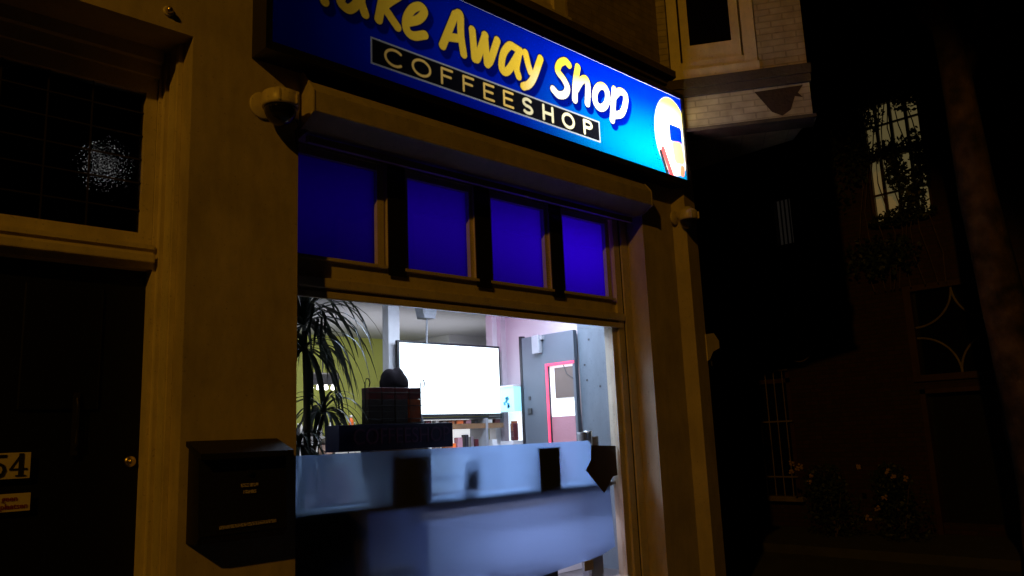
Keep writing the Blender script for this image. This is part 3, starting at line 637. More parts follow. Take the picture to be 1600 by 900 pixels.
# ------------------------------------------------------------------ things in the window
# display stand, navy box with lettering, wire rack
st = thing('display_stand', 'brown block stand on the window shelf carrying the navy box', 'stand', (3.43, .45, 1.135))
MB().box(3.20, 3.56, .30, .52, 1.137, 1.49, .004).done('block', 'brownbox', st)
nb = thing('lettered_box', 'long navy box with dim violet COFFEESHOP lettering standing on a brown block', 'box', (3.3, .45, 1.49))
MB().box(2.87, 3.83, .38, .55, 1.492, 1.665, .003, ).done('box', 'navy', nb)
text('COFFEESHOP', .15, (3.80, .3775, 1.535), 'ink', nb, sx=.92)
rk = thing('wire_rack', 'black wire rack of red and brown packets standing on the navy box', 'display rack', (3.38, .46, 1.665))
b = MB()
for x in (3.10, 3.57):
    b.tube([(x, .42, 1.667), (x, .42, 1.95), (x+.012, .42, 1.975), (x+.03, .42, 1.975), (x+.04, .42, 1.95), (x+.04, .43, 1.92)], .0045, 6)
for z in (1.70, 1.79, 1.88): b.tube([(3.10, .40, z), (3.57, .40, z)], .003, 5)
for x in (3.22, 3.34, 3.46): b.tube([(x, .40, 1.67), (x, .40, 1.90)], .003, 5)
b.box(3.10, 3.58, .40, .53, 1.667, 1.673)
b.done('wire_frame', 'blackmetal', rk)
for r_, z in enumerate((1.675, 1.7555, 1.836)):
    for c_, x in enumerate((3.125, 3.235, 3.35, 3.462)):
        m = ['pack2', 'pack2', 'pack1'][r_] if c_ == 3 else ['pack3', 'pack3', 'pack1'][r_]
        MB().box(x, x+.10, .412, .50, z, z+.080, .003, rot=Matrix.Rotation(rnd.uniform(-.03, .03), 3, 'Y')).done('packet', m, rk)
# things standing on the window shelf behind the film
t = thing('black_box', 'tall black box pressed against the frosted film at the right', 'box', (4.75, .33, 1.135))
MB().box(4.62, 4.86, .284, .40, 1.137, 1.44, .003).done('carton', 'brownbox', t)
MB().box(4.61, 4.87, .284, .41, 1.441, 1.45, .001).done('lid', 'darkplastic', t)
t = thing('card_holder', 'small dark card holder on the window shelf behind frosted film', 'card holder', (3.93, .38, 1.135))
MB().prism([(3.86, .30, 1.18), (3.98, .30, 1.18), (4.02, .315, 1.38), (3.90, .315, 1.38)], (0, .012, 0)).done('card', 'brownbox', t)
MB().box(3.86, 4.02, .33, .40, 1.137, 1.15).box(3.92, 3.95, .36, .375, 1.15, 1.21).done('foot', 'greyplastic', t)
t = thing('window_sticker', 'dark brown pointed sticker stuck at the right edge of the film', 'sticker', (5.3, .265, 1.3))
MB().prism([(x, .2655, z) for x, z in ((5.235, 1.445), (5.56, 1.43), (5.56, 1.18), (5.50, 1.175), (5.37, 1.045), (5.15, 1.245), (5.225, 1.33))], (0, -.0015, 0)).done('sticker', 'stickerbrown', t)
t = thing('paper_cups', 'short stacks of grey cups standing on the shelf right of the film', 'cups', (5.42, .45, 1.135))
for x, h in ((5.30, .42), (5.385, .43), (5.465, .38)):
    MB().lathe([(.028, 0), (.036, h-.02), (.039, h), (.033, h), (.026, .02)], (x, .42, 1.137), 16).done('cup_stack', 'silver' if h > .42 else 'greyplastic', t, True)
t = thing('price_tag', 'small tan price tag on the glass low at the right', 'tag', (5.13, .3, .5))
MB().box(5.09, 5.20, .283, .286, .455, .53).done('tag', 'paper', t)
t = thing('paper_bag', 'crumpled pale grey bag behind the lower right of the window', 'bag', (5.33, .4, .36))
b = MB(); b.box(5.24, 5.42, .36, .46, .362, .62, .02)
for v in b.b.verts: v.co += Vector((rnd.uniform(-.02, .02), rnd.uniform(-.015, .015), rnd.uniform(-.02, .02)))
b.done('bag', 'greyplastic', t)
t = thing('floor_box', 'dark low box on the floor behind the bottom of the window', 'box', (4.62, .5, .32))
MB().box(4.35, 4.86, .36, .60, .322, .50, .01).done('box_body', 'darkplastic', t)
MB().box(4.33, 4.88, .34, .61, .502, .53, .004).done('lid', 'darkplastic', t)

# potted dracaena
pl = thing('potted_plant', 'tall dark dracaena with long drooping leaves at the left of the window', 'plant', (2.78, .62, .32))
MB().lathe([(.13, 0), (.17, .28), (.18, .30), (.165, .30), (.16, .27), (0, .27)], (2.78, .78, .322), 24).done('pot', 'pot', pl, True)
MB().lathe([(.0, .272), (.158, .272)], (2.78, .78, .324), 20).done('soil', 'soil', pl)
MB().tube([(2.78, .78, .58), (2.765, .72, 1.0), (2.79, .64, 1.5), (2.77, .62, 1.95), (2.74, .60, 2.3)], [.035, .03, .026, .022, .018], 10)\
    .tube([(2.79, .65, 1.35), (2.88, .66, 1.60), (2.90, .62, 1.74)], [.018, .015, .012], 8).done('stem', 'bark', pl, True)
def leaves(mb, c, n, L0, L1, up=(.2, 1.2), rr=rnd, droop=1.0):
    for i in range(n):
        a = rr.uniform(0, 2*PI); e = rr.uniform(*up); L = rr.uniform(L0, L1); w = rr.uniform(.009, .017)
        d = Vector((math.cos(a), .55*math.sin(a), 0)); p = Vector(c); v = (d*math.cos(e)+Vector((0, 0, math.sin(e)))).normalized()
        side = Vector((-math.sin(a), math.cos(a), 0)); seg = 9; prev = None
        for k in range(seg+1):
            t_ = k/seg; ww = w*math.sin(PI*min(.97, .18+.82*t_))**.7 if t_ < 1 else .0008
            q = [mb.b.verts.new(p-side*ww), mb.b.verts.new(p+Vector((0, 0, -ww*.35))), mb.b.verts.new(p+side*ww)]
            if prev:
                mb.b.faces.new((prev[0], prev[1], q[1], q[0])); mb.b.faces.new((prev[1], prev[2], q[2], q[1]))
            prev = q; p = p+v*(L/seg); v = (v+Vector((0, 0, -.34*droop*(1.15-.3*t_)))).normalized()
            if p.y < .32: p.y = .32
lb = MB()
leaves(lb, (2.73, .60, 2.34), 95, .45, .85, (-.1, 1.45), droop=1.0)
leaves(lb, (2.74, .60, 2.18), 45, .45, .75, (-.5, .9), droop=1.1)
leaves(lb, (2.90, .62, 1.76), 42, .25, .45, (-.2, 1.3), droop=1.0)
leaves(lb, (2.72, .62, 1.55), 30, .25, .45, (-.3, 1.2), droop=1.1)
lb.done('leaves', 'leaf', pl, True)

# ------------------------------------------------------------------ in the shop
tv = thing('television', 'large flat screen glowing white, hung from the white partition frame', 'television', (5.2, 2.0, 2.1))
MB().box(4.53, 5.865, 2.0, 2.04, 1.765, 2.495, .004).done('casing', 'darkplastic', tv)
MB().box(4.553, 5.842, 1.996, 2.001, 1.79, 2.472).done('screen', 'tvscreen', tv)
MB().box(4.9, 5.5, 2.04, 2.10, 1.95, 2.3).box(4.62, 5.86, 2.10, 2.13, 2.05, 2.12).done('bracket', 'blackmetal', tv)
t = thing('ceiling_speaker', 'grey box speaker hanging on a thin pole above the screen', 'speaker', (4.86, 2.0, 2.95))
MB().prism([(4.78, 1.93, 2.83), (4.97, 1.93, 2.83), (4.94, 1.93, 2.72), (4.81, 1.93, 2.72)], (0, .12, 0)).done('case', 'greyplastic', t)
MB().tube([(4.875, 1.98, 2.72), (4.875, 1.99, 2.48)], .010).tube([(4.90, 1.98, 2.948), (4.90, 1.98, 2.82)], .012).done('pole', 'greyplastic', t)
t = thing('pendant_lamp', 'dark wide pendant shade with a row of four lit bulbs over the bar', 'pendant lamp', (4.9, 4.0, 2.95))
MB().box(4.72, 5.12, 3.95, 4.07, 2.22, 2.36, .02).done('shade', 'darkplastic', t)
MB().tube([(4.92, 4.0, 2.36), (4.92, 4.0, 2.948)], .006, 6).done('cord', 'darkplastic', t)
for k in range(4):
    MB().lathe([(0, -.035), (.02, -.03), (.028, -.012), (.022, .01), (.012, .03)], (4.77+k*.095, 3.99, 2.195), 12).done('bulb', 'bulb', t, True)
# back counter with shelf and bottles
ct = thing('bar_counter', 'white back bar counter against the lime green wall', 'counter', (4.9, 4.1, .32))
MB().box(4.0, 6.4, 4.0, 4.5, .322, 1.60).done('body', 'white', ct)
MB().box(3.96, 6.44, 3.96, 4.52, 1.602, 1.635, .004).done('top', 'greyplastic', ct)
ORD = ['leftmost', 'second from the left', 'third from the left', 'fourth from the left', 'fifth from the left', 'sixth from the left', 'seventh from the left', 'eighth from the left', 'ninth from the left', 'tenth from the left', 'eleventh from the left', 'twelfth from the left', 'rightmost']
def bottle(x, y, z, h, r, m, capm, label, cat='bottle'):
    t = thing('bottle', label, cat, (x, y, z), 'bottles on the back bar')
    MB().lathe([(r, 0), (r, h*.6), (r*.45, h*.75), (r*.38, h*.9)], (x, y, z), 12).done('bottle_body', m, t, True)
    MB().lathe([(r*.46, h*.88), (r*.46, h), (0, h)], (x, y, z), 10).done('cap', capm, t, True)
    return t
seq = [('darkplastic', 'white'), ('white', 'darkplastic'), ('silver', 'white')]
for i in range(13):
    x = 4.62+i*.062
    if abs(x-5.27) < .05: continue
    mm = seq[i % 3]
    bottle(x, 4.02+.03*(i % 2), 1.637, .15+.03*((i*5) % 4)/3, .021, mm[0], mm[1],
           '%s bottle with %s cap, %s on the back bar' % ({'darkplastic': 'dark', 'white': 'white', 'silver': 'steel grey'}[mm[0]], {'darkplastic': 'dark', 'white': 'white'}[mm[1]], ORD[i]))
t = thing('orange_bottle', 'bright orange ribbed bottle standing out on the back bar', 'bottle', (5.29, 3.98, 1.637))
MB().lathe([(.04, 0), (.042, .05), (.032, .06), (.038, .075), (.038, .11), (.026, .12), (.03, .135), (.028, .17), (.012, .20)], (5.29, 3.98, 1.638), 14).done('bottle_body', 'orange', t, True)
MB().lathe([(.016, .2), (.016, .23), (0, .23)], (5.29, 3.98, 1.638), 10).done('cap', 'white', t, True)
# lit display shelves under the screen
dc = thing('display_shelves', 'brightly lit white display shelves under the screen', 'display shelves', (5.2, 2.1, .32))
MB().box(4.66, 5.84, 2.22, 2.25, .322, 1.76).done('back_panel', 'litcase', dc)
MB().box(4.64, 5.85, 1.99, 2.22, 1.742, 1.757).done('shelf', 'blackmetal', dc)
MB().box(4.64, 5.85, 1.97, 2.22, 1.640, 1.69).done('shelf', 'wood', dc)
MB().box(4.64, 5.85, 1.97, 2.22, 1.40, 1.43).done('shelf', 'white', dc)
MB().box(4.64, 5.85, 1.97, 2.22, 1.16, 1.19).done('shelf', 'white', dc)
MB().box(5.60, 5.63, 1.965, 2.22, .33, 1.74).done('upright', 'greyplastic', dc)
MB().box(4.64, 4.66, 1.965, 2.22, .33, 1.74).done('upright', 'greyplastic', dc)
cols = ['pack1', 'pack2', 'darkplastic', 'white', 'orange', 'silver', 'poster', 'pinktop']
words = {'pack1': 'dark red', 'pack2': 'orange brown', 'darkplastic': 'black', 'white': 'white', 'orange': 'bright orange', 'silver': 'silver', 'poster': 'grey brown', 'pinktop': 'dusty pink'}
proto = {}
for row, z, y in (('top', 1.692, 2.02), ('middle', 1.432, 2.02)):
    x = 4.70; i = 0
    while x < 5.80:
        if abs(x-5.60) < .07: x += .08; continue
        m = cols[(i*3+(2 if row == 'top' else 5)) % 8]; h = .038 if row == 'top' else rnd.uniform(.07, .16); w = rnd.uniform(.04, .09)
        o = MB().box(x, x+w, y, y+.06, z, z+h, .004).done('packet', m); rebase(o, (x+w/2, y+.03, z))
        tag(o, '%s packet, %s on the %s lit shelf under the screen' % (words[m], ['leftmost', 'second from the left', 'third from the left', 'fourth from the left', 'fifth from the left', 'sixth from the left', 'seventh from the left', 'eighth from the left', 'ninth from the left', 'tenth from the left', 'eleventh from the left', 'twelfth from the left', 'thirteenth from the left'][min(i, 12)], row), 'packet', 'packets on the lit shelves')
        x += w+rnd.uniform(.02, .05); i += 1
# aqua lit glass case beside the security door
ca = thing('glass_case', 'pale aqua lit glass display case between the screen and the grey door', 'display case', (5.8, 1.9, .32))
MB().box(5.78, 5.92, 1.76, 1.95, .322, 1.50).done('base', 'white', ca)
MB().box(5.905, 5.92, 1.76, 1.95, 1.50, 1.80).done('back_panel', 'litcase', ca)
MB().box(5.80, 5.92, 1.745, 1.96, 1.80, 2.05).done('lit_header', 'litblue', ca)
MB().box(5.79, 5.92, 1.74, 1.965, 2.051, 2.068).done('top', 'white', ca)
MB().box(5.785, 5.79, 1.76, 1.95, 1.50, 1.80).done('glass_front', 'glass', ca)
b = MB()
for k in range(9):
    yy = 1.80+rnd.random()*.08; b.box(5.796, 5.7995, yy, yy+.03, 1.83+k*.012, 1.84+k*.012+rnd.random()*.03, rot=Matrix.Rotation(rnd.uniform(-.5, .5), 3, 'X'))
b.done('leaf_print', mat('blue print on header', (.04, .35, .55), .5), ca)
t = thing('brown_parcel', 'small reddish brown parcel inside the aqua lit glass case', 'parcel', (5.85, 1.82, 1.5))
MB().box(5.82, 5.88, 1.78, 1.84, 1.502, 1.68, .012).done('parcel_body', 'pack1', t)
MB().box(5.812, 5.888, 1.80, 1.815, 1.60, 1.70, .002).done('band', 'pack2', t)

# ------------------------------------------------------------------ people
def person(loc, label, joints, edges, radii, head, face_dir, skinm, hairm, hair_prof, shirt, sh_edges, trousers=None, tr_edges=()):
    t = thing('person', label, 'person', loc)
    def skin(name, idx_edges, grow, m, rad=None):
        used = sorted({i for e in idx_edges for i in e}); mp = {i: k for k, i in enumerate(used)}
        me = bpy.data.meshes.new(name); me.from_pydata([joints[i] for i in used], [(mp[a], mp[c]) for a, c in idx_edges], [])
        o = bpy.data.objects.new(name, me); COL.objects.link(o)
        md = o.modifiers.new('s', 'SKIN'); md.use_smooth_shade = True
        for i in used:
            sv = me.skin_vertices[0].data[mp[i]]; r = radii[i]; r = r if isinstance(r, tuple) else (r, r); sv.radius = (r[0]+grow, r[1]+grow); sv.use_root = (i == 0 or mp[i] == 0)
        sub = o.modifiers.new('u', 'SUBSURF'); sub.levels = 2; sub.render_levels = 2
        dg = bpy.context.evaluated_depsgraph_get(); e = bpy.data.meshes.new_from_object(o.evaluated_get(dg))
        o2 = bpy.data.objects.new(name, e); COL.objects.link(o2); e.materials.clear(); e.materials.append(M[m])
        bpy.data.objects.remove(o); o2.parent = t
        for p in e.polygons: p.use_smooth = True
        return o2
    body = skin('body', edges, 0, skinm)
    # head joined into the body mesh
    bm = bmesh.new(); bm.from_mesh(body.data)
    r = bmesh.ops.create_icosphere(bm, subdivisions=4, radius=1)['verts']
    hc = Vector(head); a = face_dir
    def feat(v):
        x, y, z = v.co; # local: face looks to -y
        s_ = Vector((.074*x, .094*y, .115*z))
        if z < 0: s_.x *= 1-.32*(-z)**1.3; s_.y *= 1-.12*(-z)
        if y < 0:
            s_.y -= .022*math.exp(-((x/.15)**2+((z+.12)/.16)**2))            # nose
            s_.y += .010*(math.exp(-(((x-.38)/.18)**2+((z-.10)/.10)**2))+math.exp(-(((x+.38)/.18)**2+((z-.10)/.10)**2)))   # eye sockets
            s_.y -= .006*math.exp(-((x/.3)**2+((z+.48)/.06)**2)); s_.y -= .006*math.exp(-((x/.25)**2+((z+.85)/.12)**2))
        s_.x += math.copysign(.016, x)*math.exp(-((y/.14)**2+((z+.02)/.22)**2)) if abs(x) > .8 else 0
        return s_
    rm = Matrix.Rotation(a, 3, 'Z')
    for v in r: v.co = rm @ feat(v) + hc
    bm.to_mesh(body.data); bm.free()
    for p in body.data.polygons: p.use_smooth = True
    eb = MB()
    for sx in (-1, 1):
        g = bmesh.ops.create_icosphere(eb.b, subdivisions=2, radius=.011)['verts']
        for v in g: v.co = rm @ (v.co+Vector((sx*.029, -.078, .012)))+hc
    o = eb.done('eyes', 'inkblack'); o.parent = t
    mo = MB().box(-.022, .022, -.088, -.082, -.058, -.052, .002)
    for v in mo.b.verts: v.co = rm @ v.co+hc
    o = mo.done('mouth', 'pack1'); o.parent = t
    hb = bmesh.new(); g = bmesh.ops.create_icosphere(hb, subdivisions=4, radius=1)['verts']
    hr = random.Random(len(label)); ph = [hr.uniform(0, 6) for _ in range(4)]
    for v in g: v.co = rm @ hair_prof(v.co.copy(), ph)+hc
    me = bpy.data.meshes.new('hair'); hb.to_mesh(me); hb.free(); me.materials.append(M[hairm])
    for p in me.polygons: p.use_smooth = True
    o = bpy.data.objects.new('hair', me); COL.objects.link(o); o.parent = t
    s_ = skin('shirt', sh_edges, .014, shirt)
    if trousers: skin('trousers', tr_edges, .012, trousers)
    for ch in t.children:
        ch.data.transform(Matrix.Translation((0, 0, 0)))
    return t
def hand(j, e, rad, wrist, d, up, side):
    """adds a palm and five fingers to the skeleton; d forward, up = back of the hand, side = thumb side"""
    w = wrist; base = Vector(joints_[w]) if False else None
# standing figure seen as a dark silhouette behind the rack
def human(h, seat=False):
    """joints in local coordinates, figure faces -y; h = standing height"""
    k = h/1.75
    J = [(0, 0, .96), (0, .01, 1.15), (0, .01, 1.35), (0, 0, 1.47), (0, -.01, 1.56),       # pelvis spine chest neck skull base
         (.17, .01, 1.42), (.22, .03, 1.14), (.20, -.08, .92),                             # L shoulder elbow wrist
         (-.17, .01, 1.42), (-.22, .03, 1.14), (-.20, -.08, .92),
         (.095, 0, .90), (.10, -.01, .50), (.10, .03, .09), (.11, -.12, .035),
         (-.095, 0, .90), (-.10, -.01, .50), (-.10, .03, .09), (-.11, -.12, .035)]
    Rr = [(.15, .11), (.13, .095), (.155, .105), (.055, .06), (.045, .05), .052, .038, .026, .052, .038, .026,
          .085, .055, .038, .035, .085, .055, .038, .035]
    E = [(0, 1), (1, 2), (2, 3), (3, 4), (2, 5), (5, 6), (6, 7), (2, 8), (8, 9), (9, 10), (0, 11), (11, 12), (12, 13), (13, 14), (0, 15), (15, 16), (16, 17), (17, 18)]
    if seat:
        J = [list(p) for p in J]
        for i in range(11): J[i][2] -= .42
        for i in (11, 15): J[i][2] = .50; J[i][1] = -.02
        for i in (12, 16): J[i][2] = .50; J[i][1] = -.44
        for i in (13, 17): J[i][2] = .09; J[i][1] = -.42
        for i in (14, 18): J[i][2] = .035; J[i][1] = -.56
        for i in (7, 10): J[i][2] = .60; J[i][1] = -.30; 
        for i in (6, 9): J[i][2] = .74; J[i][1] = -.02
        J = [tuple(p) for p in J]
    # palms and fingers
    for w_, sgn in ((7, 1), (10, -1)):
        wx, wy, wz = J[w_]; dr = Vector((0, -.15, -1)) if not seat else Vector((0, -1, -.25)); dr.normalize()
        pk = len(J); p = Vector((wx, wy, wz)); J.append(tuple(p+dr*.055)); Rr.append((.032, .018)); E.append((w_, pk))
        sd = Vector((0, 1, 0)) if not seat else Vector((1, 0, 0))
        for f_, (o_, L_) in enumerate(((-.03, .068), (-.010, .078), (.010, .074), (.030, .058))):
            a_ = len(J); c = Vector(J[pk])
            J.append(tuple(c+dr*.035+sd*o_)); Rr.append(.0095)
            J.append(tuple(c+dr*(.035+L_*.5)+sd*o_*1.1+Vector((0, 0, -.004 if seat else 0)))); Rr.append(.0088)
            J.append(tuple(c+dr*(.035+L_*.95)+sd*o_*1.1+(Vector((0, 0, -.018)) if seat else Vector((-sgn*.012, 0, 0))))); Rr.append(.0075)
            E += [(pk, a_), (a_, a_+1), (a_+1, a_+2)]
        a_ = len(J); c = Vector(J[pk]); ts = -sd if not seat else Vector((-sgn, 0, 0))
        J.append(tuple(c+ts*.040+dr*.005)); Rr.append(.011); J.append(tuple(c+ts*.055+dr*.04)); Rr.append(.009)
        E += [(pk, a_), (a_, a_+1)]
    J = [tuple(c*k for c in p) for p in J]
    Rr = [tuple(c*k for c in r) if isinstance(r, tuple) else r*k for r in Rr]
    return J, E, Rr, k
J, E, Rr, k = human(1.76)
def hair_bumps(c, ph):
    x, y, z = c
    s_ = Vector((.118*x, .128*y, .132*z+.014))
    b1 = math.exp(-(((x+.35)/.30)**2+((z-.85)/.35)**2)); b2 = math.exp(-(((x-.45)/.30)**2+((z-.75)/.35)**2))
    s_.z += .018*(b1+b2)-.012*math.exp(-((x-.05)/.12)**2)*max(z, 0)
    s_ += c*(.004*math.sin(6*x+ph[0])*math.sin(5*z+ph[1])+.0012*math.sin(31*x+ph[2])*math.sin(7*z+ph[3]))
    if y < -.15 and z < .45: s_ = Vector((.070*x, .075*y, .10*z))
    return s_
pA = person((3.80, 1.06, .322), 'person in a dark jacket with bushy hair, dark against the screen', J, E, Rr, (0, -.02, 1.64*k), 0.25, 'skin', 'hairg', hair_bumps,
       'jacket', [(0, 1), (1, 2), (2, 5), (5, 6), (6, 7), (2, 8), (8, 9), (9, 10)], 'jeans', [(0, 11), (11, 12), (12, 13), (0, 15), (15, 16), (16, 17)])
pA.rotation_euler = (0, 0, 2.6)
J, E, Rr, k = human(1.66, True)
def hair_long(c, ph):
    x, y, z = c
    s_ = Vector((.086*x, .104*y, .125*z+.008))
    if z < 0 and y > -.2: s_ = Vector((.090*x*(1-.1*z), .100*y, .20*z+.008))
    s_ += c*(.003*math.sin(12*x+ph[0])*math.sin(9*z+ph[1]))
    if y < -.25 and z < .42: s_ = Vector((.066*x, .07*y, .10*z))
    return s_
pB = person((4.46, 3.15, .322), 'seated woman with long dark hair and pink top facing the window', J, E, Rr, (0, -.02, 1.22*k), 0, 'skin', 'hair', hair_long,
       'pinktop', [(0, 1), (1, 2), (2, 5), (5, 6), (6, 7), (2, 8), (8, 9), (9, 10)], 'jeans', [(0, 11), (11, 12), (12, 13), (0, 15), (15, 16), (16, 17)])
pB.rotation_euler = (0, 0, -.75)
ch = thing('stool', 'dark round stool under the seated woman', 'stool', (4.46, 3.15, .322))
MB().lathe([(.0, .40), (.17, .40), (.18, .385), (.17, .36), (0, .36)], (4.46, 3.15, .322), 24).done('seat', 'darkplastic', ch, True)
for a in range(4):
    an = a*PI/2+.4; MB().tube([(4.46+.10*math.cos(an), 3.15+.10*math.sin(an), .68), (4.46+.17*math.cos(an), 3.15+.17*math.sin(an), .324)], .011).done('leg', 'silver', ch)

# ------------------------------------------------------------------ across the side street
H = thing('far_house', 'dark brick house across the side street with one lit window', 'house', (12, 0, 0))
WX = 12.0
wins = [(-.56, .30, 4.40, 6.30), (-1.35, .0, 2.06, 3.42), (-1.30, -.06, .15, 1.95), (1.86, 3.20, .46, 3.1), (1.50, 1.86, 4.35, 5.15)]
def wall_with_holes(mb, y0, y1, z0, z1, holes, x0, x1):
    ys = sorted({y0, y1, *[h[0] for h in holes], *[h[1] for h in holes]}); zs = sorted({z0, z1, *[h[2] for h in holes], *[h[3] for h in holes]})
    for a, c in zip(ys, ys[1:]):
        run = None
        for e, f_ in zip(zs, zs[1:]):
            my, mz = (a+c)/2, (e+f_)/2
            solid = not any(h[0] < my < h[1] and h[2] < mz < h[3] for h in holes)
            if solid: run = (run[0], f_) if run else (e, f_)
            if not solid and run: mb.box(x0, x1, a, c, *run); run = None
        if run: mb.box(x0, x1, a, c, *run)
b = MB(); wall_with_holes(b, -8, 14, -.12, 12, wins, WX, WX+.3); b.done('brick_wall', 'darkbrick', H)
MB().box(WX+.6, WX+.7, -8, 14, -.12, 12).done('inner_dark_wall', 'blackpaint', H)
# lit window
f = MB(); y0, y1, z0, z1 = wins[0]
f.box(WX+.05, WX+.12, y0, y0+.05, z0, z1).box(WX+.05, WX+.12, y1-.05, y1, z0, z1).box(WX+.05, WX+.12, y0, y1, z0, z0+.06).box(WX+.05, WX+.12, y0, y1, z1-.06, z1).box(WX+.04, WX+.12, y0, y1, 5.40, 5.50)
f = f.done('lit_window', 'darkwood', H)
b = MB()
for y in (-.34, -.12, .09): b.box(WX+.06, WX+.10, y-.022, y+.022, z0, z1)
for z in (4.86, 5.92): b.box(WX+.06, WX+.10, y0, y1, z-.013, z+.013)
b.done('glazing_bars', 'darkwood', f)
MB().box(WX+.14, WX+.15, y0, y1, z0, z1).done('lit_curtain', 'litroom', f)
# arched-tracery window
y0, y1, z0, z1 = wins[1]
f = MB().box(WX-.02, WX+.10, y0, y0+.06, z0, z1).box(WX-.02, WX+.10, y1-.10, y1, z0, z1).box(WX-.04, WX+.10, y0, y1, z0, z0+.09).box(WX-.01, WX+.10, y0, y1, z1-.08, z1).done('arch_window', 'darkwood', H)
def bow(cy, cz, r, a0, a1): return [(WX+.04, cy+r*math.cos(math.radians(a0+(a1-a0)*k/14)), cz+r*math.sin(math.radians(a0+(a1-a0)*k/14))) for k in range(15)]
MB().tube(bow(-.10, z0+.09, .52, 90, 180), .016, 6).tube(bow(-1.14, z0+.09, .52, 0, 90), .016, 6).tube(bow(-.10, z1-.08, .52, 180, 270), .016, 6).tube(bow(-1.14, z1-.08, .52, 270, 360), .016, 6).done('curved_bars', 'darkcream', f)
MB().box(WX+.08, WX+.09, y0, y1, z0, z1).done('pane', 'blackglass', f)
y0, y1, z0, z1 = wins[2]
f = MB().box(WX-.03, WX+.10, y1-.07, y1, z0-.2, z1).box(WX-.03, WX+.1, y0, y0+.07, z0-.2, z1).box(WX-.03, WX+.1, y0, y1, z1-.06, z1).done('dark_doorway', 'darkwood', H)
MB().box(WX+.10, WX+.13, y0, y1, -.1, z1).done('door_leaf', 'blackpaint', f)
# barred window and sill
y0, y1, z0, z1 = wins[3]
f = MB().box(WX-.01, WX+.1, y0, y0+.07, z0, z1).box(WX-.01, WX+.1, y1-.07, y1, z0, z1).box(WX-.01, WX+.1, y0, y1, z1-.07, z1).box(WX-.01, WX+.1, y0, y1, 2.2, 2.27).done('barred_window', 'darkwood', H)
b = MB()
for k_ in range(9): b.tube([(WX-.05, y0+.1+k_*.145, z0-.0), (WX-.05, y0+.1+k_*.145, z1-.15)], .010, 6)
for z in (.75, 1.6, 2.4, 2.85): b.box(WX-.06, WX-.05, y0, y1, z-.012, z+.012)
b.done('bars', 'darkcream', f)
MB().box(WX+.08, WX+.09, y0, y1, z0, z1).done('pane', 'blackglass', f)
MB().box(WX-.14, WX+.10, y0-.08, y1+.08, z0-.08, z0-.002, .01).done('sill', 'darkcream', f)
y0, y1, z0, z1 = wins[4]
f = MB().box(WX-.01, WX+.08, y0, y0+.04, z0, z1).box(WX-.01, WX+.08, y1-.04, y1, z0, z1).box(WX-.01, WX+.08, y0, y1, z0, z0+.05).done('blind_window', 'darkcream', H)
b = MB()
for y in (1.55, 1.62, 1.69, 1.76): b.box(WX+.06, WX+.07, y, y+.035, z0, z1)
b.done('blind', 'litdim', f)
MB().box(WX+.1, WX+.11, y0, y1, z0, z1).done('pane', 'blackglass', f)
t = thing('awning', 'faint folded awning slanting from the dark far house', 'awning', (11.8, 2.2, 4.2))
MB().prism([(11.99, 1.85, 4.95), (11.99, 2.15, 4.85), (11.45, 2.35, 3.95), (11.45, 2.25, 3.92)], (0, .03, .03)).done('cloth', 'darkcream', t)
MB().tube([(11.99, 1.9, 4.3), (11.45, 2.28, 3.92)], .012).done('arm', 'blackmetal', t)
# round sign on a bracket
t = thing('round_sign', 'round hanging sign with a thin standing figure outline, hardly lit', 'sign', (11.9, 1.55, 2.8))
ring = [(11.80, 1.56+.27*math.cos(a_*PI/12), 2.85+.36*math.sin(a_*PI/12)) for a_ in range(25)]
MB().tube(ring, .012, 6, cap=False).done('ring', 'darkcream', t)
MB().tube([(11.80, 1.57, 3.10), (11.80, 1.56, 2.95), (11.80, 1.57, 2.78)], [.02, .045, .03]).tube([(11.8, 1.58, 2.78), (11.8, 1.62, 2.56)], .018).tube([(11.8, 1.55, 2.78), (11.8, 1.50, 2.56)], .018).lathe([(0, .05), (.035, .03), (.035, -.01), (0, -.03)], (11.8, 1.57, 3.13), 10).done('figure', 'darkcream', t)
MB().tube([(11.80, 1.56, 3.21), (11.80, 1.56, 3.3), (12.0, 1.56, 3.3)], .012).done('bracket', 'blackmetal', t)

# foliage helper: leaf-sized faces in a volume
def leafcloud(mb, centres, n, size, rr):
    for i in range(n):
        c, R_ = centres[rr.randrange(len(centres))]
        v = Vector((rr.gauss(0, 1), rr.gauss(0, 1), rr.gauss(0, 1))).normalized()*(rr.random()**.5)
        p = Vector(c)+Vector((v.x*R_[0], v.y*R_[1], v.z*R_[2])); s_ = size*rr.uniform(.6, 1.3)
        a = Vector((rr.gauss(0, 1), rr.gauss(0, 1), rr.gauss(0, 1))).normalized(); b_ = a.cross(Vector((rr.gauss(0, 1), rr.gauss(0, 1), rr.gauss(0, 1)))).normalized()
        mb.b.faces.new([mb.b.verts.new(q) for q in (p-a*s_, p+b_*s_*.55, p+a*s_, p-b_*s_*.55)])
rr = random.Random(3)
iv = thing('ivy_creeper', 'ivy creeper hanging over the lit window of the far house', 'creeper', (11.8, 0, 0))
b = MB()
leafcloud(b, [((11.9, .25, 6.05), (.12, .35, .35)), ((11.9, -.45, 6.2), (.12, .3, .28)), ((11.9, -.1, 5.45), (.1, .5, .16)), ((11.9, -.35, 4.75), (.1, .22, .35)), ((11.9, .35, 5.6), (.1, .2, .6)), ((11.9, -.15, 4.45), (.1, .5, .13)), ((11.9, -.5, 5.2), (.1, .14, .5)), ((11.9, -.15, 5.1), (.1, .18, .3))], 4300, .038, rr)
leafcloud(b, [((11.85, .8, 5.6), (.12, .5, 1.0)), ((11.85, -1.2, 5.4), (.12, .5, 1.2)), ((11.85, 0, 7.0), (.12, 1.4, .6)), ((11.85, .2, 3.9), (.12, .6, .35))], 2600, .045, rr)
b.done('leaves', 'ivy', iv)
b = MB()
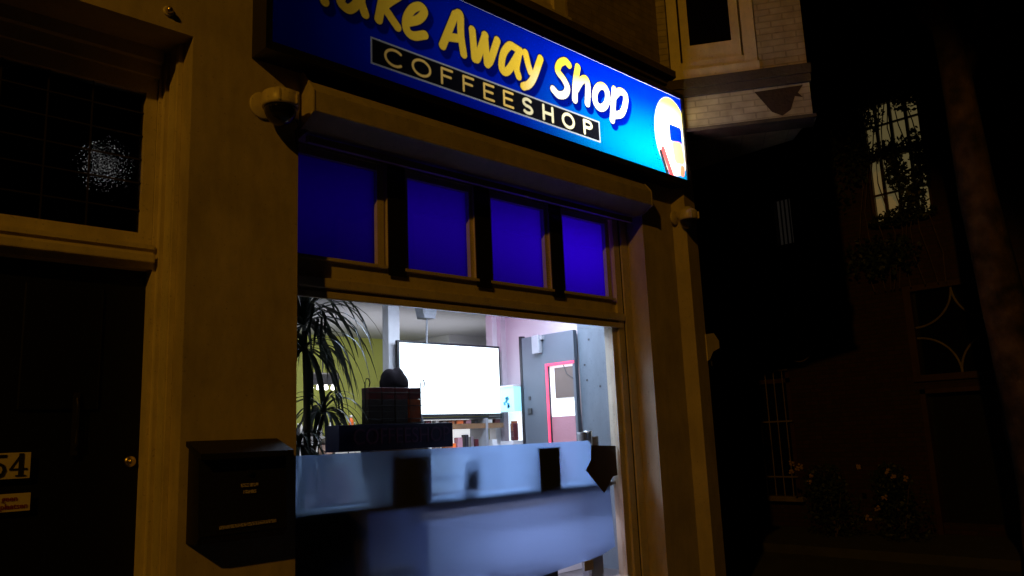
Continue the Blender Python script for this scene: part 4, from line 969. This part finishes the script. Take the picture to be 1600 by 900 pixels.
for k_ in range(9):
    y = -.55+k_*.12; pts = [(11.93, y+.08*math.sin(z*3+k_), z) for z in [3.4+.4*j for j in range(9)]]
    b.tube(pts, .009, 5)
b.done('stems', 'bark', iv)
# street tree
tr = thing('street_tree', 'thick leaning bark-mottled street tree at the right edge', 'tree', (9.3, -1.82, -.12))
prof = [(9.3, -2.08, -.12), (9.28, -2.02, .4), (9.25, -1.98, 1.4), (9.22, -1.93, 2.6), (9.18, -1.86, 3.8), (9.12, -1.84, 5.2), (9.0, -1.8, 6.4)]
tb = MB(); tb.tube(prof, [.33, .26, .235, .205, .18, .15, .12], 20)
tb.tube([(9.13, -1.84, 5.0), (9.5, -2.1, 6.0), (10.2, -2.4, 7.2)], [.12, .09, .05], 10).tube([(9.1, -1.84, 5.6), (8.9, -1.3, 6.6), (8.7, -.6, 7.6)], [.11, .08, .05], 10)
for v in tb.b.verts:
    n_ = math.sin(v.co.z*5+v.co.x*20)*math.sin(v.co.y*17+v.co.z*3); v.co.x += .02*n_; v.co.y += .015*n_
tb.done('trunk', 'treebark', tr, True)
b = MB(); leafcloud(b, [((9.0, -1.6, 8.3), (1.6, 1.6, 1.1)), ((10.3, -2.4, 7.9), (1.2, 1.2, .9)), ((8.7, -.6, 8.2), (1.1, 1.2, .9))], 9000, .07, rr); b.done('crown', 'crown', tr)
# flowering bushes at the foot of the house
for (x, y, r_, lab, sp) in ((11.2, 1.0, .45, 'flowering bush with a cluster of pale blossoms at head height', [(.42, 1.0), (.36, .93), (.44, .88), (.30, .96), (.16, .82), (.19, .75)]),
                            (11.2, .1, .40, 'lower flowering bush with scattered pale blossoms by the doorway', [(.38, .95), (-.06, .82), (.1, .55), (.2, .42), (-.2, .8), (.33, .3), (.02, .9)])):
    t = thing('flower_bush', lab, 'bush', (x, y, -.1), 'bushes along the far house')
    b = MB(); leafcloud(b, [((x, y, .35), (.3, r_, .45)), ((x, y+.1, .75), (.22, r_*.7, .25))], 1500, .03, rr); b.done('leaves', 'ivy', t)
    MB().tube([(x, y, -.12), (x+.02, y+.05, .6), (x, y+.12, .95)], [.02, .015, .006], 6).tube([(x, y, 0), (x-.02, y-.15, .7)], [.015, .006], 6).done('stem', 'bark', t)
    b = MB()
    for dy_, z in sp:
        for k_ in range(7):
            p = (x-.25+rr.uniform(-.02, .02), y+dy_+rr.uniform(-.03, .03), z+rr.uniform(-.03, .03)); g = bmesh.ops.create_icosphere(b.b, subdivisions=1, radius=rr.uniform(.012, .024))['verts']
            bmesh.ops.translate(b.b, vec=p, verts=g)
    b.done('blossoms', 'petal', t)
